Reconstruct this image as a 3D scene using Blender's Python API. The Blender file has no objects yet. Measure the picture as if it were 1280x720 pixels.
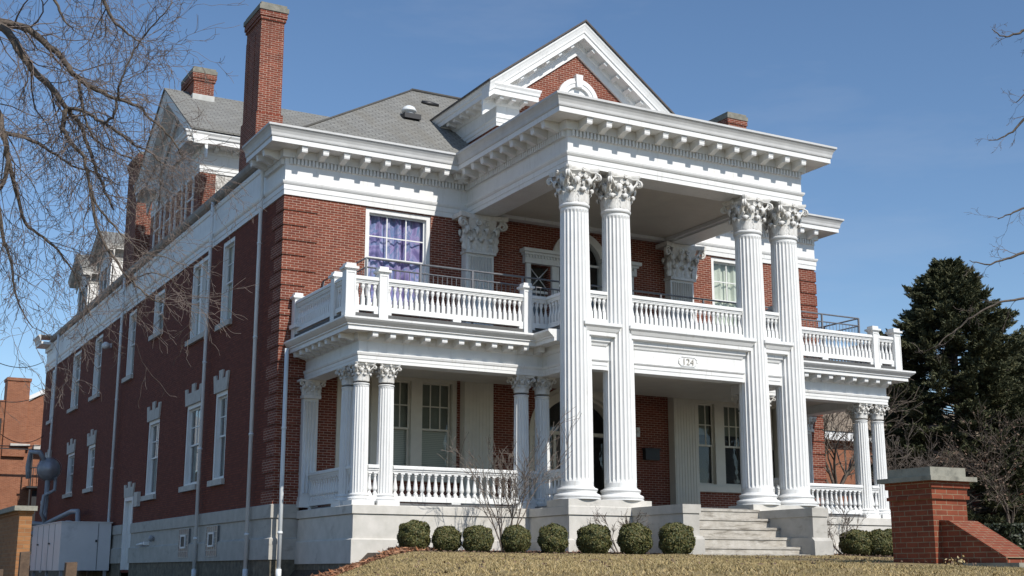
import bpy, bmesh, math, random
import numpy as np
from mathutils import Vector, Matrix

random.seed(7)
rng = np.random.default_rng(7)
S = bpy.context.scene
COL = S.collection
R = math.radians

# ------------------------------------------------------------------ camera, sky, sun, exposure
CAM = Vector((-10.6337, -31.7353, -1.6644))
YAW, PITCH, FPX = 0.504, 0.216, 1616.2
cd = bpy.data.cameras.new('camera')
cam = bpy.data.objects.new('camera', cd)
COL.objects.link(cam)
cam.location = CAM
cam.rotation_euler = (math.pi / 2 + PITCH, 0, -YAW)
cd.sensor_width = 36.0
cd.lens = 36.0 * FPX / 1280.0
cd.clip_start = 0.2
cd.clip_end = 3000
S.camera = cam

SUN_DIR = Vector((-0.17, 1.0, -0.93)).normalized()      # the way the light travels
W = bpy.data.worlds.new('World')
S.world = W
W.use_nodes = True
nt = W.node_tree
bg = nt.nodes['Background']
sky = nt.nodes.new('ShaderNodeTexSky')
sky.sky_type = 'NISHITA'
sky.sun_disc = False
sky.sun_elevation = math.asin(-SUN_DIR.z)
sky.sun_rotation = math.atan2(-SUN_DIR.x, -SUN_DIR.y)
sky.altitude = 200
sky.air_density = 1.0
sky.dust_density = 0.2
sky.ozone_density = 3.2
hs = nt.nodes.new('ShaderNodeHueSaturation')
hs.inputs['Saturation'].default_value = 1.06
nt.links.new(sky.outputs[0], hs.inputs['Color'])
# a few thin veils of cloud low in the sky
tcw = nt.nodes.new('ShaderNodeTexCoord'); mpw = nt.nodes.new('ShaderNodeMapping'); mpw.inputs['Scale'].default_value = (2.0, 2.0, 9.0)
nzw = nt.nodes.new('ShaderNodeTexNoise'); nzw.inputs['Scale'].default_value = 1.6; nzw.inputs['Detail'].default_value = 6; nzw.inputs['Roughness'].default_value = 0.6
rgw = nt.nodes.new('ShaderNodeMapRange'); rgw.inputs[1].default_value = 0.52; rgw.inputs[2].default_value = 0.85; rgw.inputs[4].default_value = 0.16
mxw = nt.nodes.new('ShaderNodeMix'); mxw.data_type = 'RGBA'; mxw.inputs[7].default_value = (5.2, 5.4, 5.9, 1)
nt.links.new(tcw.outputs['Generated'], mpw.inputs[0]); nt.links.new(mpw.outputs[0], nzw.inputs['Vector']); nt.links.new(nzw.outputs['Fac'], rgw.inputs[0])
nt.links.new(rgw.outputs[0], mxw.inputs[0]); nt.links.new(hs.outputs[0], mxw.inputs[6])
nt.links.new(mxw.outputs[2], bg.inputs[0])
bg.inputs[1].default_value = 0.128
sl = bpy.data.lights.new('sun', 'SUN')
sl.energy = 4.8
sl.angle = R(0.5)
sl.color = (1.0, 0.955, 0.885)
so = bpy.data.objects.new('sun', sl)
COL.objects.link(so)
so.rotation_euler = SUN_DIR.to_track_quat('-Z', 'Y').to_euler()
so.location = (20, -60, 60)
S.view_settings.view_transform = 'Standard'
S.view_settings.look = 'None'
S.view_settings.exposure = 0.0
S.view_settings.gamma = 1.0
S.render.engine = 'CYCLES'

FW = Vector((math.sin(YAW) * math.cos(PITCH), math.cos(YAW) * math.cos(PITCH), math.sin(PITCH)))
RT = Vector((math.cos(YAW), -math.sin(YAW), 0))
UP = RT.cross(FW)
def at(u, v, d):
    return CAM + FW * d + RT * ((u - 640) / FPX * d) + UP * ((360 - v) / FPX * d)

# ------------------------------------------------------------------ materials
def nodes_of(name):
    m = bpy.data.materials.new(name)
    m.use_nodes = True
    t = m.node_tree
    return m, t, t.nodes['Principled BSDF']
def N(t, kind, **kw):
    n = t.nodes.new(kind)
    for k, v in kw.items():
        setattr(n, k, v)
    return n
def mixc(t, fac, a, b, mode='MIX'):
    n = N(t, 'ShaderNodeMix', data_type='RGBA', blend_type=mode)
    for i, x in ((0, fac), (6, a), (7, b)):
        if hasattr(x, 'is_linked'):
            t.links.new(x, n.inputs[i])
        else:
            n.inputs[i].default_value = (x if i == 0 else (*x, 1.0)) if not isinstance(x, float) else x
    return n.outputs[2]
def ramp(t, src, p0, p1):
    n = N(t, 'ShaderNodeMapRange')
    t.links.new(src, n.inputs[0])
    n.inputs[1].default_value = p0
    n.inputs[2].default_value = p1
    return n.outputs[0]
def noise(t, vec, scale, detail=4.0, rough=0.6):
    n = N(t, 'ShaderNodeTexNoise')
    n.inputs['Scale'].default_value = scale
    n.inputs['Detail'].default_value = detail
    n.inputs['Roughness'].default_value = rough
    t.links.new(vec, n.inputs['Vector'])
    return n.outputs['Fac']
def bumpn(t, b, h, strength, dist):
    n = N(t, 'ShaderNodeBump')
    n.inputs['Strength'].default_value = strength
    n.inputs['Distance'].default_value = dist
    t.links.new(h, n.inputs['Height'])
    t.links.new(n.outputs[0], b.inputs['Normal'])
def scaled(t, vec, sx, sy, sz):
    n = N(t, 'ShaderNodeMapping')
    n.inputs['Scale'].default_value = (sx, sy, sz)
    t.links.new(vec, n.inputs['Vector'])
    return n.outputs[0]

def plain(name, c1, c2=None, scale=6.0, rough=0.6, bump=0.0, bscale=60.0, metal=0.0, spec=0.5, c3=None, s3=1.0, p3=(0.55, 0.75), streak=None):
    m, t, b = nodes_of(name)
    tc = N(t, 'ShaderNodeTexCoord').outputs['Object']
    b.inputs['Roughness'].default_value = rough
    b.inputs['Metallic'].default_value = metal
    b.inputs['Specular IOR Level'].default_value = spec
    if c2 is None:
        b.inputs['Base Color'].default_value = (*c1, 1)
    else:
        c = mixc(t, ramp(t, noise(t, tc, scale), 0.3, 0.7), c1, c2)
        if c3 is not None:
            vv = scaled(t, tc, *streak) if streak else tc
            c = mixc(t, ramp(t, noise(t, vv, s3, 5.0, 0.7), *p3), c, c3)
        t.links.new(c, b.inputs['Base Color'])
    if bump:
        bumpn(t, b, noise(t, tc, bscale, 3.0), 0.6, bump)
    return m

def brick_mat(name, c1, c2, mortar, row=0.0675, width=0.215, msize=0.010, tint=(0.5, 0.5, 0.5), dark=0.35, bump=0.01, soot=None):
    m, t, b = nodes_of(name)
    uv = N(t, 'ShaderNodeTexCoord').outputs['UV']
    bt = N(t, 'ShaderNodeTexBrick')
    t.links.new(uv, bt.inputs['Vector'])
    bt.inputs['Color1'].default_value = (*c1, 1)
    bt.inputs['Color2'].default_value = (*c2, 1)
    bt.inputs['Mortar'].default_value = (*mortar, 1)
    bt.inputs['Scale'].default_value = 1.0
    bt.inputs['Mortar Size'].default_value = msize * 0.5
    bt.inputs['Mortar Smooth'].default_value = 0.2
    bt.inputs['Brick Width'].default_value = width
    bt.inputs['Row Height'].default_value = row
    bt.offset = 0.5
    n1 = noise(t, scaled(t, uv, 1.0, 3.2, 1.0), 4.6, 2.0)
    c = mixc(t, ramp(t, n1, 0.25, 0.75), bt.outputs['Color'], tuple(x * dark for x in c1), 'MIX')
    nf = N(t, 'ShaderNodeMath', operation='MULTIPLY')
    t.links.new(ramp(t, n1, 0.45, 0.8), nf.inputs[0]); nf.inputs[1].default_value = 0.5
    c = mixc(t, nf.outputs[0], bt.outputs['Color'], tuple(x * dark for x in c1))
    n2 = noise(t, uv, 0.45, 3.0)
    f2 = N(t, 'ShaderNodeMath', operation='MULTIPLY')
    t.links.new(ramp(t, n2, 0.42, 0.72), f2.inputs[0]); f2.inputs[1].default_value = 0.45
    c = mixc(t, f2.outputs[0], c, soot or tuple(x * 0.6 for x in c1))
    t.links.new(c, b.inputs['Base Color'])
    b.inputs['Roughness'].default_value = 0.85
    b.inputs['Specular IOR Level'].default_value = 0.25
    h = N(t, 'ShaderNodeMath', operation='SUBTRACT')
    h.inputs[0].default_value = 1.0
    t.links.new(bt.outputs['Fac'], h.inputs[1])
    bumpn(t, b, h.outputs[0], 0.8, bump)
    return m

MAT = {}
MAT['white'] = plain('white_paint', (0.76, 0.76, 0.745), (0.70, 0.70, 0.685), 2.5, 0.5, 0.002, 30, c3=(0.50, 0.48, 0.44), s3=1.6, p3=(0.56, 0.86), streak=(6, 6, 0.8))
MAT['white_old_shaded'] = plain('weathered_shaded_white', (0.62, 0.60, 0.56), (0.46, 0.44, 0.40), 5.0, 0.6, 0.004, 40, c3=(0.26, 0.24, 0.21), s3=2.2, p3=(0.48, 0.70), streak=(4, 4, 1.2))  # grime, plus a darker tone painted in for the shaded left gable
MAT['capital'] = plain('chipped_white_paint', (0.74, 0.73, 0.70), (0.60, 0.58, 0.54), 9.0, 0.6, 0.004, 60, c3=(0.38, 0.35, 0.31), s3=7.0, p3=(0.55, 0.75))
MAT['cream'] = plain('cream_bounce_paint', (0.66, 0.62, 0.52), (0.60, 0.56, 0.47), 3.0, 0.5)  # cream trim; its warm tint also holds light bounced off the lawn
MAT['ceiling'] = plain('ceiling_paint', (0.62, 0.58, 0.50), (0.56, 0.52, 0.45), 2.0, 0.6)
MAT['crown'] = plain('weathered_grey_crown', (0.57, 0.57, 0.56), (0.48, 0.48, 0.47), 2.5, 0.55, c3=(0.56, 0.56, 0.55), s3=1.2, p3=(0.5, 0.7), streak=(0.6, 0.6, 8))
MAT['gutter'] = plain('grey_gutter_metal', (0.46, 0.46, 0.44), (0.36, 0.36, 0.33), 3.0, 0.45, c3=(0.22, 0.20, 0.17), s3=2.0, p3=(0.6, 0.8), streak=(1, 1, 5))
MAT['pipe'] = plain('grey_white_pipe', (0.74, 0.77, 0.78), (0.66, 0.69, 0.70), 1.5, 0.45)
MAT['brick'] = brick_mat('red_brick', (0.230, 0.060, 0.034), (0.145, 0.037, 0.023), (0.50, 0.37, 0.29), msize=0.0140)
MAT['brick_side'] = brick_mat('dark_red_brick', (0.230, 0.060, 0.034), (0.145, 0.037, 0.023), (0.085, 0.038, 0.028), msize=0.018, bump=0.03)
MAT['brick_old'] = brick_mat('chimney_brick', (0.250, 0.064, 0.036), (0.155, 0.038, 0.023), (0.50, 0.37, 0.29), msize=0.0140, dark=0.25, soot=(0.05, 0.02, 0.015))
MAT['brick_pier'] = brick_mat('orange_red_brick', (0.26, 0.070, 0.035), (0.185, 0.048, 0.026), (0.31, 0.235, 0.15), row=0.0680, width=0.20, msize=0.012)
MAT['brick_tan'] = brick_mat('tan_brick', (0.36, 0.17, 0.07), (0.28, 0.125, 0.052), (0.33, 0.22, 0.13))
MAT['brick_far'] = brick_mat('orange_brick', (0.34, 0.135, 0.070), (0.26, 0.095, 0.050), (0.36, 0.23, 0.16), msize=0.014)
MAT['granite'] = plain('pale_granite', (0.62, 0.59, 0.54), (0.50, 0.48, 0.43), 3.0, 0.8, 0.004, 70, c3=(0.26, 0.24, 0.21), s3=1.3, p3=(0.58, 0.80))
MAT['granite_dirty'] = plain('stained_granite', (0.48, 0.455, 0.41), (0.38, 0.36, 0.32), 3.0, 0.85, 0.006, 60, c3=(0.20, 0.18, 0.15), s3=1.4, p3=(0.58, 0.82), streak=(1, 1, 3))
MAT['rubble'] = plain('rubble_stone', (0.20, 0.17, 0.12), (0.09, 0.08, 0.06), 5.0, 0.9, 0.05, 9, c3=(0.26, 0.24, 0.18), s3=4.0)
MAT['iron'] = plain('grey_railing_paint', (0.20, 0.20, 0.21), (0.14, 0.14, 0.15), 8, 0.45)
MAT['steel'] = plain('grey_pipe_metal', (0.34, 0.35, 0.37), (0.25, 0.26, 0.28), 6, 0.45)
MAT['cabinet'] = plain('light_grey_enamel', (0.66, 0.65, 0.65), (0.60, 0.59, 0.59), 1.5, 0.4, c3=(0.40, 0.40, 0.41), s3=0.8)
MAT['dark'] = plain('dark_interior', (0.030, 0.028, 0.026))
MAT['black'] = plain('black_metal', (0.02, 0.02, 0.022), rough=0.5)
MAT['stonecap'] = plain('grey_cap_stone', (0.30, 0.29, 0.24), (0.22, 0.21, 0.17), 6, 0.85, 0.006, 50, c3=(0.12, 0.12, 0.10), s3=3)
MAT['capgrey'] = plain('chimney_cap_concrete', (0.26, 0.25, 0.21), (0.15, 0.145, 0.12), 7, 0.9, 0.01, 30)
MAT['wood_old'] = plain('weathered_post_wood', (0.13, 0.085, 0.055), (0.07, 0.045, 0.03), 12, 0.9, 0.01, 40)
MAT['lintel'] = plain('grey_limestone', (0.56, 0.53, 0.48), (0.44, 0.42, 0.38), 6, 0.85, 0.006, 50)
MAT['bark'] = plain('grey_brown_bark', (0.155, 0.122, 0.092), (0.075, 0.058, 0.045), 9.0, 0.9, 0.012, 25)
MAT['twig'] = plain('brown_twig_bark', (0.200, 0.158, 0.135), (0.120, 0.093, 0.080), 6.0, 0.9)
MAT['twig_pale'] = plain('pale_twig_bark', (0.20, 0.165, 0.135), (0.11, 0.085, 0.068), 9.0, 0.9)
MAT['siding'] = plain('white_siding', (0.76, 0.75, 0.72), (0.66, 0.65, 0.62), 3, 0.6)
MAT['wood_roof'] = plain('old_roofing', (0.16, 0.135, 0.12), (0.11, 0.09, 0.08), 5, 0.9)

def shingle_mat(name, c1, c2, c3):
    m, t, b = nodes_of(name)
    uv = N(t, 'ShaderNodeTexCoord').outputs['UV']
    bt = N(t, 'ShaderNodeTexBrick')
    t.links.new(uv, bt.inputs['Vector'])
    bt.inputs['Color1'].default_value = (*c1, 1)
    bt.inputs['Color2'].default_value = (*c2, 1)
    bt.inputs['Mortar'].default_value = (*c3, 1)
    bt.inputs['Scale'].default_value = 1.0
    bt.inputs['Mortar Size'].default_value = 0.016
    bt.inputs['Brick Width'].default_value = 0.32
    bt.inputs['Row Height'].default_value = 0.16
    n = noise(t, uv, 9.0, 4.0)
    c = mixc(t, ramp(t, n, 0.3, 0.8), bt.outputs['Color'], tuple(x * 0.72 for x in c1))
    n2 = noise(t, scaled(t, uv, 1.2, 0.25, 1), 1.2, 4.0)
    c = mixc(t, ramp(t, n2, 0.45, 1.0), c, (0.17, 0.155, 0.125))
    t.links.new(c, b.inputs['Base Color'])
    b.inputs['Roughness'].default_value = 0.9
    b.inputs['Specular IOR Level'].default_value = 0.2
    h = N(t, 'ShaderNodeMath', operation='SUBTRACT')
    h.inputs[0].default_value = 1.0
    t.links.new(bt.outputs['Fac'], h.inputs[1])
    bumpn(t, b, h.outputs[0], 0.7, 0.015)
    return m
MAT['shingle'] = shingle_mat('grey_shingle', (0.27, 0.268, 0.25), (0.185, 0.184, 0.174), (0.055, 0.054, 0.05))
MAT['shingle_brown'] = shingle_mat('brown_shingle', (0.30, 0.24, 0.18), (0.24, 0.19, 0.145), (0.12, 0.095, 0.07))

def glass_mat(name, tint, fac_t):
    m = bpy.data.materials.new(name)
    m.use_nodes = True
    t = m.node_tree
    t.nodes.clear()
    out = N(t, 'ShaderNodeOutputMaterial')
    tr = N(t, 'ShaderNodeBsdfTransparent'); tr.inputs[0].default_value = (*tint, 1)
    gl = N(t, 'ShaderNodeBsdfGlossy'); gl.inputs['Roughness'].default_value = 0.03
    tc = N(t, 'ShaderNodeTexCoord').outputs['Object']
    bn = N(t, 'ShaderNodeBump'); bn.inputs['Strength'].default_value = 0.12; bn.inputs['Distance'].default_value = 0.05
    t.links.new(noise(t, tc, 1.7, 2.0), bn.inputs['Height'])
    t.links.new(bn.outputs[0], gl.inputs['Normal'])
    lw = N(t, 'ShaderNodeLayerWeight'); lw.inputs[0].default_value = 0.5
    pw = N(t, 'ShaderNodeMath', operation='POWER'); pw.inputs[1].default_value = 4.0; t.links.new(lw.outputs['Facing'], pw.inputs[0])
    ad = N(t, 'ShaderNodeMath', operation='ADD'); ad.inputs[1].default_value = fac_t
    t.links.new(pw.outputs[0], ad.inputs[0])
    mx = N(t, 'ShaderNodeMixShader')
    t.links.new(ad.outputs[0], mx.inputs[0])
    t.links.new(tr.outputs[0], mx.inputs[1]); t.links.new(gl.outputs[0], mx.inputs[2])
    t.links.new(mx.outputs[0], out.inputs[0])
    return m
MAT['glass'] = glass_mat('window_glass', (0.86, 0.89, 0.88), 0.06)

def blind_mat(name, c1, c2, pitch):
    m, t, b = nodes_of(name)
    uv = N(t, 'ShaderNodeTexCoord').outputs['UV']
    w = N(t, 'ShaderNodeTexWave', wave_type='BANDS', bands_direction='Y')
    w.inputs['Scale'].default_value = 1.0 / pitch / 2 * 0.63
    t.links.new(uv, w.inputs['Vector'])
    t.links.new(mixc(t, w.outputs['Fac'], c1, c2), b.inputs['Base Color'])
    b.inputs['Roughness'].default_value = 0.7
    return m
MAT['blind'] = blind_mat('grey_green_blind', (0.62, 0.62, 0.53), (0.40, 0.40, 0.34), 0.05)
MAT['shade'] = plain('dim_green_shade', (0.27, 0.28, 0.23), (0.21, 0.22, 0.18), 2.0, 0.8)
MAT['pale_curtain'] = plain('pale_curtain_cloth', (0.74, 0.75, 0.66), (0.58, 0.61, 0.53), 3.0, 0.9)

def tie_dye():
    m, t, b = nodes_of('tie_dyed_cloth')
    tc = N(t, 'ShaderNodeTexCoord').outputs['Object']
    v = scaled(t, tc, 1.0, 1.0, 0.8)
    n = N(t, 'ShaderNodeTexNoise'); n.inputs['Scale'].default_value = 1.9; n.inputs['Detail'].default_value = 5; n.inputs['Distortion'].default_value = 1.6
    t.links.new(v, n.inputs['Vector'])
    r = N(t, 'ShaderNodeValToRGB')
    e = r.color_ramp.elements
    e[0].position = 0.28; e[0].color = (0.08, 0.07, 0.19, 1)
    e[1].position = 0.74; e[1].color = (0.55, 0.60, 0.74, 1)
    for p, c in ((0.40, (0.23, 0.18, 0.40, 1)), (0.48, (0.42, 0.34, 0.60, 1)), (0.54, (0.17, 0.25, 0.46, 1)), (0.62, (0.46, 0.42, 0.66, 1))):
        x = e.new(p); x.color = c
    t.links.new(n.outputs['Fac'], r.inputs[0])
    t.links.new(r.outputs[0], b.inputs['Base Color'])
    b.inputs['Roughness'].default_value = 0.9
    return m
MAT['tie_dye'] = tie_dye()

def leaf_mat(name, cols, rough=0.55):
    m, t, b = nodes_of(name)
    g = N(t, 'ShaderNodeNewGeometry')
    r = N(t, 'ShaderNodeValToRGB')
    e = r.color_ramp.elements
    e[0].position = 0; e[0].color = (*cols[0], 1)
    e[1].position = 1; e[1].color = (*cols[-1], 1)
    for i, c in enumerate(cols[1:-1]):
        x = e.new((i + 1) / (len(cols) - 1)); x.color = (*c, 1)
    t.links.new(g.outputs['Random Per Island'], r.inputs[0])
    t.links.new(r.outputs[0], b.inputs['Base Color'])
    b.inputs['Roughness'].default_value = rough
    return m
MAT['box_leaf'] = leaf_mat('boxwood_leaf', [(0.036, 0.046, 0.012), (0.068, 0.078, 0.020), (0.11, 0.104, 0.027), (0.14, 0.11, 0.035)], 0.65)
MAT['needle'] = leaf_mat('conifer_needle', [(0.032, 0.042, 0.018), (0.066, 0.074, 0.030), (0.115, 0.108, 0.046)], 0.75)
MAT['dead_leaf'] = leaf_mat('dead_brown_leaf', [(0.11, 0.070, 0.045), (0.17, 0.105, 0.07), (0.07, 0.05, 0.035)], 0.8)
MAT['straw'] = leaf_mat('orange_pine_straw', [(0.40, 0.16, 0.07), (0.20, 0.09, 0.05), (0.46, 0.24, 0.13), (0.12, 0.07, 0.045)], 0.9)
MAT['grass_blade'] = leaf_mat('dry_grass_blade', [(0.48, 0.36, 0.175), (0.39, 0.285, 0.130), (0.26, 0.21, 0.085), (0.54, 0.43, 0.25)], 0.85)
_m = MAT['grass_blade']; _t = _m.node_tree; _b = _t.nodes['Principled BSDF']; _src = _b.inputs['Base Color'].links[0].from_socket
_tc = N(_t, 'ShaderNodeTexCoord').outputs['Object']
_c = mixc(_t, ramp(_t, noise(_t, _tc, 0.9, 5.0, 0.65), 0.50, 0.72), _src, (0.23, 0.185, 0.085))
_c = mixc(_t, ramp(_t, noise(_t, _tc, 2.6, 4.0, 0.6), 0.60, 0.78), _c, (0.17, 0.115, 0.06))
_t.links.new(_c, _b.inputs['Base Color'])
MAT['hedge_leaf'] = leaf_mat('hedge_leaf', [(0.016, 0.022, 0.009), (0.030, 0.038, 0.014), (0.042, 0.048, 0.020)], 0.5)
MAT['lawn'] = plain('dry_lawn', (0.30, 0.215, 0.095), (0.22, 0.165, 0.065), 1.6, 0.95, 0.03, 18, c3=(0.15, 0.135, 0.05), s3=0.7, p3=(0.5, 0.75))
MAT['soil'] = plain('brown_mulch', (0.085, 0.060, 0.042), (0.045, 0.032, 0.022), 14, 0.95, 0.03, 25)

# ------------------------------------------------------------------ mesh builder
class MB:
    def __init__(s):
        s.v = []; s.f = []; s.sm = []
    def add(s, verts, faces, smooth=False):
        o = len(s.v)
        s.v.extend([tuple(p) for p in verts])
        for f in faces:
            s.f.append(tuple(i + o for i in f)); s.sm.append(smooth)
    def box(s, x0, x1, y0, y1, z0, z1):
        if x0 > x1: x0, x1 = x1, x0
        if y0 > y1: y0, y1 = y1, y0
        if z0 > z1: z0, z1 = z1, z0
        s.add([(x0, y0, z0), (x1, y0, z0), (x1, y1, z0), (x0, y1, z0), (x0, y0, z1), (x1, y0, z1), (x1, y1, z1), (x0, y1, z1)],
              [(0, 3, 2, 1), (4, 5, 6, 7), (0, 1, 5, 4), (1, 2, 6, 5), (2, 3, 7, 6), (3, 0, 4, 7)])
        return s
    def quad(s, *p):
        s.add(p, [tuple(range(len(p)))])
        return s
    def sweep(s, path, prof, caps=True, smooth=False):
        n = len(path); nm = []
        for i in range(n - 1):
            dx, dy = path[i + 1][0] - path[i][0], path[i + 1][1] - path[i][1]
            L = math.hypot(dx, dy); nm.append((dy / L, -dx / L))
        mit = []
        for i in range(n):
            if i == 0: mit.append(nm[0])
            elif i == n - 1: mit.append(nm[-1])
            else:
                a, b = nm[i - 1], nm[i]; k = 1 + a[0] * b[0] + a[1] * b[1]
                mit.append(((a[0] + b[0]) / k, (a[1] + b[1]) / k))
        m = len(prof); vs = []
        for i in range(n):
            for (o, z) in prof:
                vs.append((path[i][0] + mit[i][0] * o, path[i][1] + mit[i][1] * o, z))
        fs = []
        for i in range(n - 1):
            for j in range(m - 1):
                fs.append((i * m + j, (i + 1) * m + j, (i + 1) * m + j + 1, i * m + j + 1))
        if caps:
            fs.append(tuple(range(m))); fs.append(tuple((n - 1) * m + j for j in reversed(range(m))))
        s.add(vs, fs, smooth)
        return s
    def lathe(s, cx, cy, prof, n=16, smooth=True, z0=0.0, caps=True):
        m = len(prof); vs = []
        for (r, z) in prof:
            for k in range(n):
                a = 2 * math.pi * k / n
                vs.append((cx + r * math.cos(a), cy + r * math.sin(a), z0 + z))
        fs = []
        for j in range(m - 1):
            for k in range(n):
                k2 = (k + 1) % n
                fs.append((j * n + k, j * n + k2, (j + 1) * n + k2, (j + 1) * n + k))
        s.add(vs, fs, smooth)
        if caps:
            s.add([vs[k] for k in range(n)], [tuple(reversed(range(n)))])
            s.add([vs[(m - 1) * n + k] for k in range(n)], [tuple(range(n))])
        return s
    def tube(s, pts, rad, n=6, smooth=True, cap=True):
        pts = [Vector(p) for p in pts]
        if not hasattr(rad, '__len__'): rad = [rad] * len(pts)
        vs = []; ref = None
        for i, p in enumerate(pts):
            d = (pts[min(i + 1, len(pts) - 1)] - pts[max(i - 1, 0)])
            if d.length < 1e-9: d = Vector((0, 0, 1))
            d.normalize()
            if ref is None:
                ref = Vector((0, 0, 1)) if abs(d.z) < 0.9 else Vector((1, 0, 0))
            a = (ref - d * ref.dot(d))
            if a.length < 1e-6: a = d.orthogonal()
            a.normalize(); b = d.cross(a); ref = a
            for k in range(n):
                t = 2 * math.pi * k / n
                vs.append(p + a * (math.cos(t) * rad[i]) + b * (math.sin(t) * rad[i]))
        fs = []
        for i in range(len(pts) - 1):
            for k in range(n):
                k2 = (k + 1) % n
                fs.append((i * n + k, i * n + k2, (i + 1) * n + k2, (i + 1) * n + k))
        if cap:
            fs.append(tuple(reversed(range(n)))); e = (len(pts) - 1) * n
            fs.append(tuple(e + k for k in range(n)))
        s.add(vs, fs, smooth)
        return s
    def prism(s, poly, mapf, d0, d1):
        """poly of (a, b) pushed from depth d0 to d1; mapf(a, d, b) -> xyz."""
        n = len(poly)
        vs = [mapf(a, d0, b) for a, b in poly] + [mapf(a, d1, b) for a, b in poly]
        fs = [tuple(range(n)), tuple(reversed(range(n, 2 * n)))]
        for i in range(n):
            j = (i + 1) % n
            fs.append((i, i + n, j + n, j))
        s.add(vs, fs)
        return s
    def mesh(s, name, mat, uv=True):
        me = bpy.data.meshes.new(name)
        me.from_pydata(s.v, [], s.f)
        me.materials.append(mat if not isinstance(mat, str) else MAT[mat])
        me.polygons.foreach_set('use_smooth', s.sm)
        if uv and len(s.f) < 60000:
            me.update()
            np_ = len(me.polygons); nl = len(me.loops)
            nor = np.empty(np_ * 3); me.polygons.foreach_get('normal', nor); nor = nor.reshape(-1, 3)
            tot = np.empty(np_, int); me.polygons.foreach_get('loop_total', tot)
            vi = np.empty(nl, int); me.loops.foreach_get('vertex_index', vi)
            co = np.empty(len(me.vertices) * 3); me.vertices.foreach_get('co', co); co = co.reshape(-1, 3)
            ln = np.repeat(nor, tot, axis=0); p = co[vi]
            u = np.stack([-ln[:, 1], ln[:, 0], np.zeros(nl)], 1); L = np.linalg.norm(u, axis=1)
            flat = L < 0.2
            u[flat] = (1, 0, 0); L[flat] = 1; u /= L[:, None]
            v = np.cross(ln, u)
            U = np.stack([(p * u).sum(1), (p * v).sum(1)], 1)
            me.uv_layers.new(name='UVMap').data.foreach_set('uv', U.ravel())
        me.update()
        return me
    def build(s, name, mat, parent=None, uv=True):
        return link(name, s.mesh(name, mat, uv), parent)

ORG = {}
def link(name, me, parent=None, loc=(0, 0, 0), rot=(0, 0, 0), scale=None):
    o = bpy.data.objects.new(name, me)
    COL.objects.link(o)
    loc = Vector(loc)
    ORG[o.name] = loc
    if parent is not None:
        o.parent = parent
        loc = loc - ORG[parent.name]
    o.location = loc
    o.rotation_euler = rot
    if scale: o.scale = scale
    return o
def empty(name, loc):
    o = bpy.data.objects.new(name, None)
    COL.objects.link(o)
    o.location = loc
    ORG[o.name] = Vector(loc)
    return o
def tag(o, label=None, cat=None, group=None, kind=None):
    if label: o['label'] = label
    if cat: o['category'] = cat
    if group: o['group'] = group
    if kind: o['kind'] = kind
    return o

def fr_front(u, d, z): return (u, -d, z)          # u = X, d = out of the wall
def fr_left(u, d, z): return (-d, u, z)           # u = Y
def fbox(mb, fr, u0, u1, d0, d1, z0, z1):
    a = fr(u0, d0, z0); b = fr(u1, d1, z1)
    mb.box(a[0], b[0], a[1], b[1], a[2], b[2])

def sstep(a, b, x):
    t = np.clip((x - a) / (b - a), 0, 1)
    return t * t * (3 - 2 * t)
def ground_z(x, y):
    x = np.asarray(x, float); y = np.asarray(y, float)
    z = -1.335 - 0.0235 * np.clip(-8.6 - y, 0, 12.9) + 0.031 * np.clip(y + 8.6, 0, 3.2)
    z = z - 1.62 * sstep(-21.6, -25.5, y)
    edge = 1.3 + 0.40 * np.clip(y + 6.0, -16, 0)
    far = sstep(0.0, 2.9, edge - x)
    near = sstep(0.0, 0.75, 1.05 - x)
    k = sstep(-6.2, -4.2, y)
    drop = (far * (1 - k) + near * k) * 0.66 * sstep(-26, -20, y)
    z = z - drop
    z = z - 0.10 * sstep(9.5, 16, x) * sstep(-4.0, -9.0, y)
    z = z + 0.02 * np.sin(x * 1.3 + 0.4 * y) * sstep(-8.6, -10.5, y) + 0.012 * np.sin(x * 3.1 - 1.7 * y) * sstep(-8.6, -10.5, y)
    return z
# ------------------------------------------------------------------ the mansion
WX, WD, XC = 18.32, 36.2, 9.159
mansion = tag(empty('mansion', (XC, 0, -1.27)), 'large red brick mansion with white two-storey portico, fluted columns and balustraded porch', 'mansion')
def P(name, mb, mat, parent=None, uv=True): return mb.build(name, mat, parent or mansion, uv)

# windows: (frame, u0, u1, z0, z1) openings
F2L = (2.31, 4.27, 5.35, 8.07)
F2R = (14.05, 16.01, 5.35, 8.07)
F1L = (1.63, 5.12, 0.85, 3.50)
F1R = (13.03, 16.55, 0.85, 3.50)
LEFT2 = [(4.38, 5.60, 5.48, 8.00, 1), (6.95, 8.95, 5.52, 8.02, 2), (12.50, 14.00, 6.48, 7.98, 1), (16.65, 17.95, 5.48, 8.00, 1), (22.6, 24.2, 5.48, 8.00, 1), (27.1, 29.0, 5.48, 8.00, 1), (33.2, 34.4, 5.48, 8.0, 1)]
LEFT1 = [(4.38, 5.60, 0.90, 3.45, 1), (7.10, 8.75, 0.90, 3.42, 1), (12.15, 13.72, 0.86, 3.42, 1), (22.65, 24.1, 1.66, 3.45, 1), (27.0, 28.6, 1.66, 3.45, 1), (32.9, 34.2, 1.66, 3.45, 1)]
SIDEDOOR = (15.25, 16.60, -1.60, 0.95)

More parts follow.
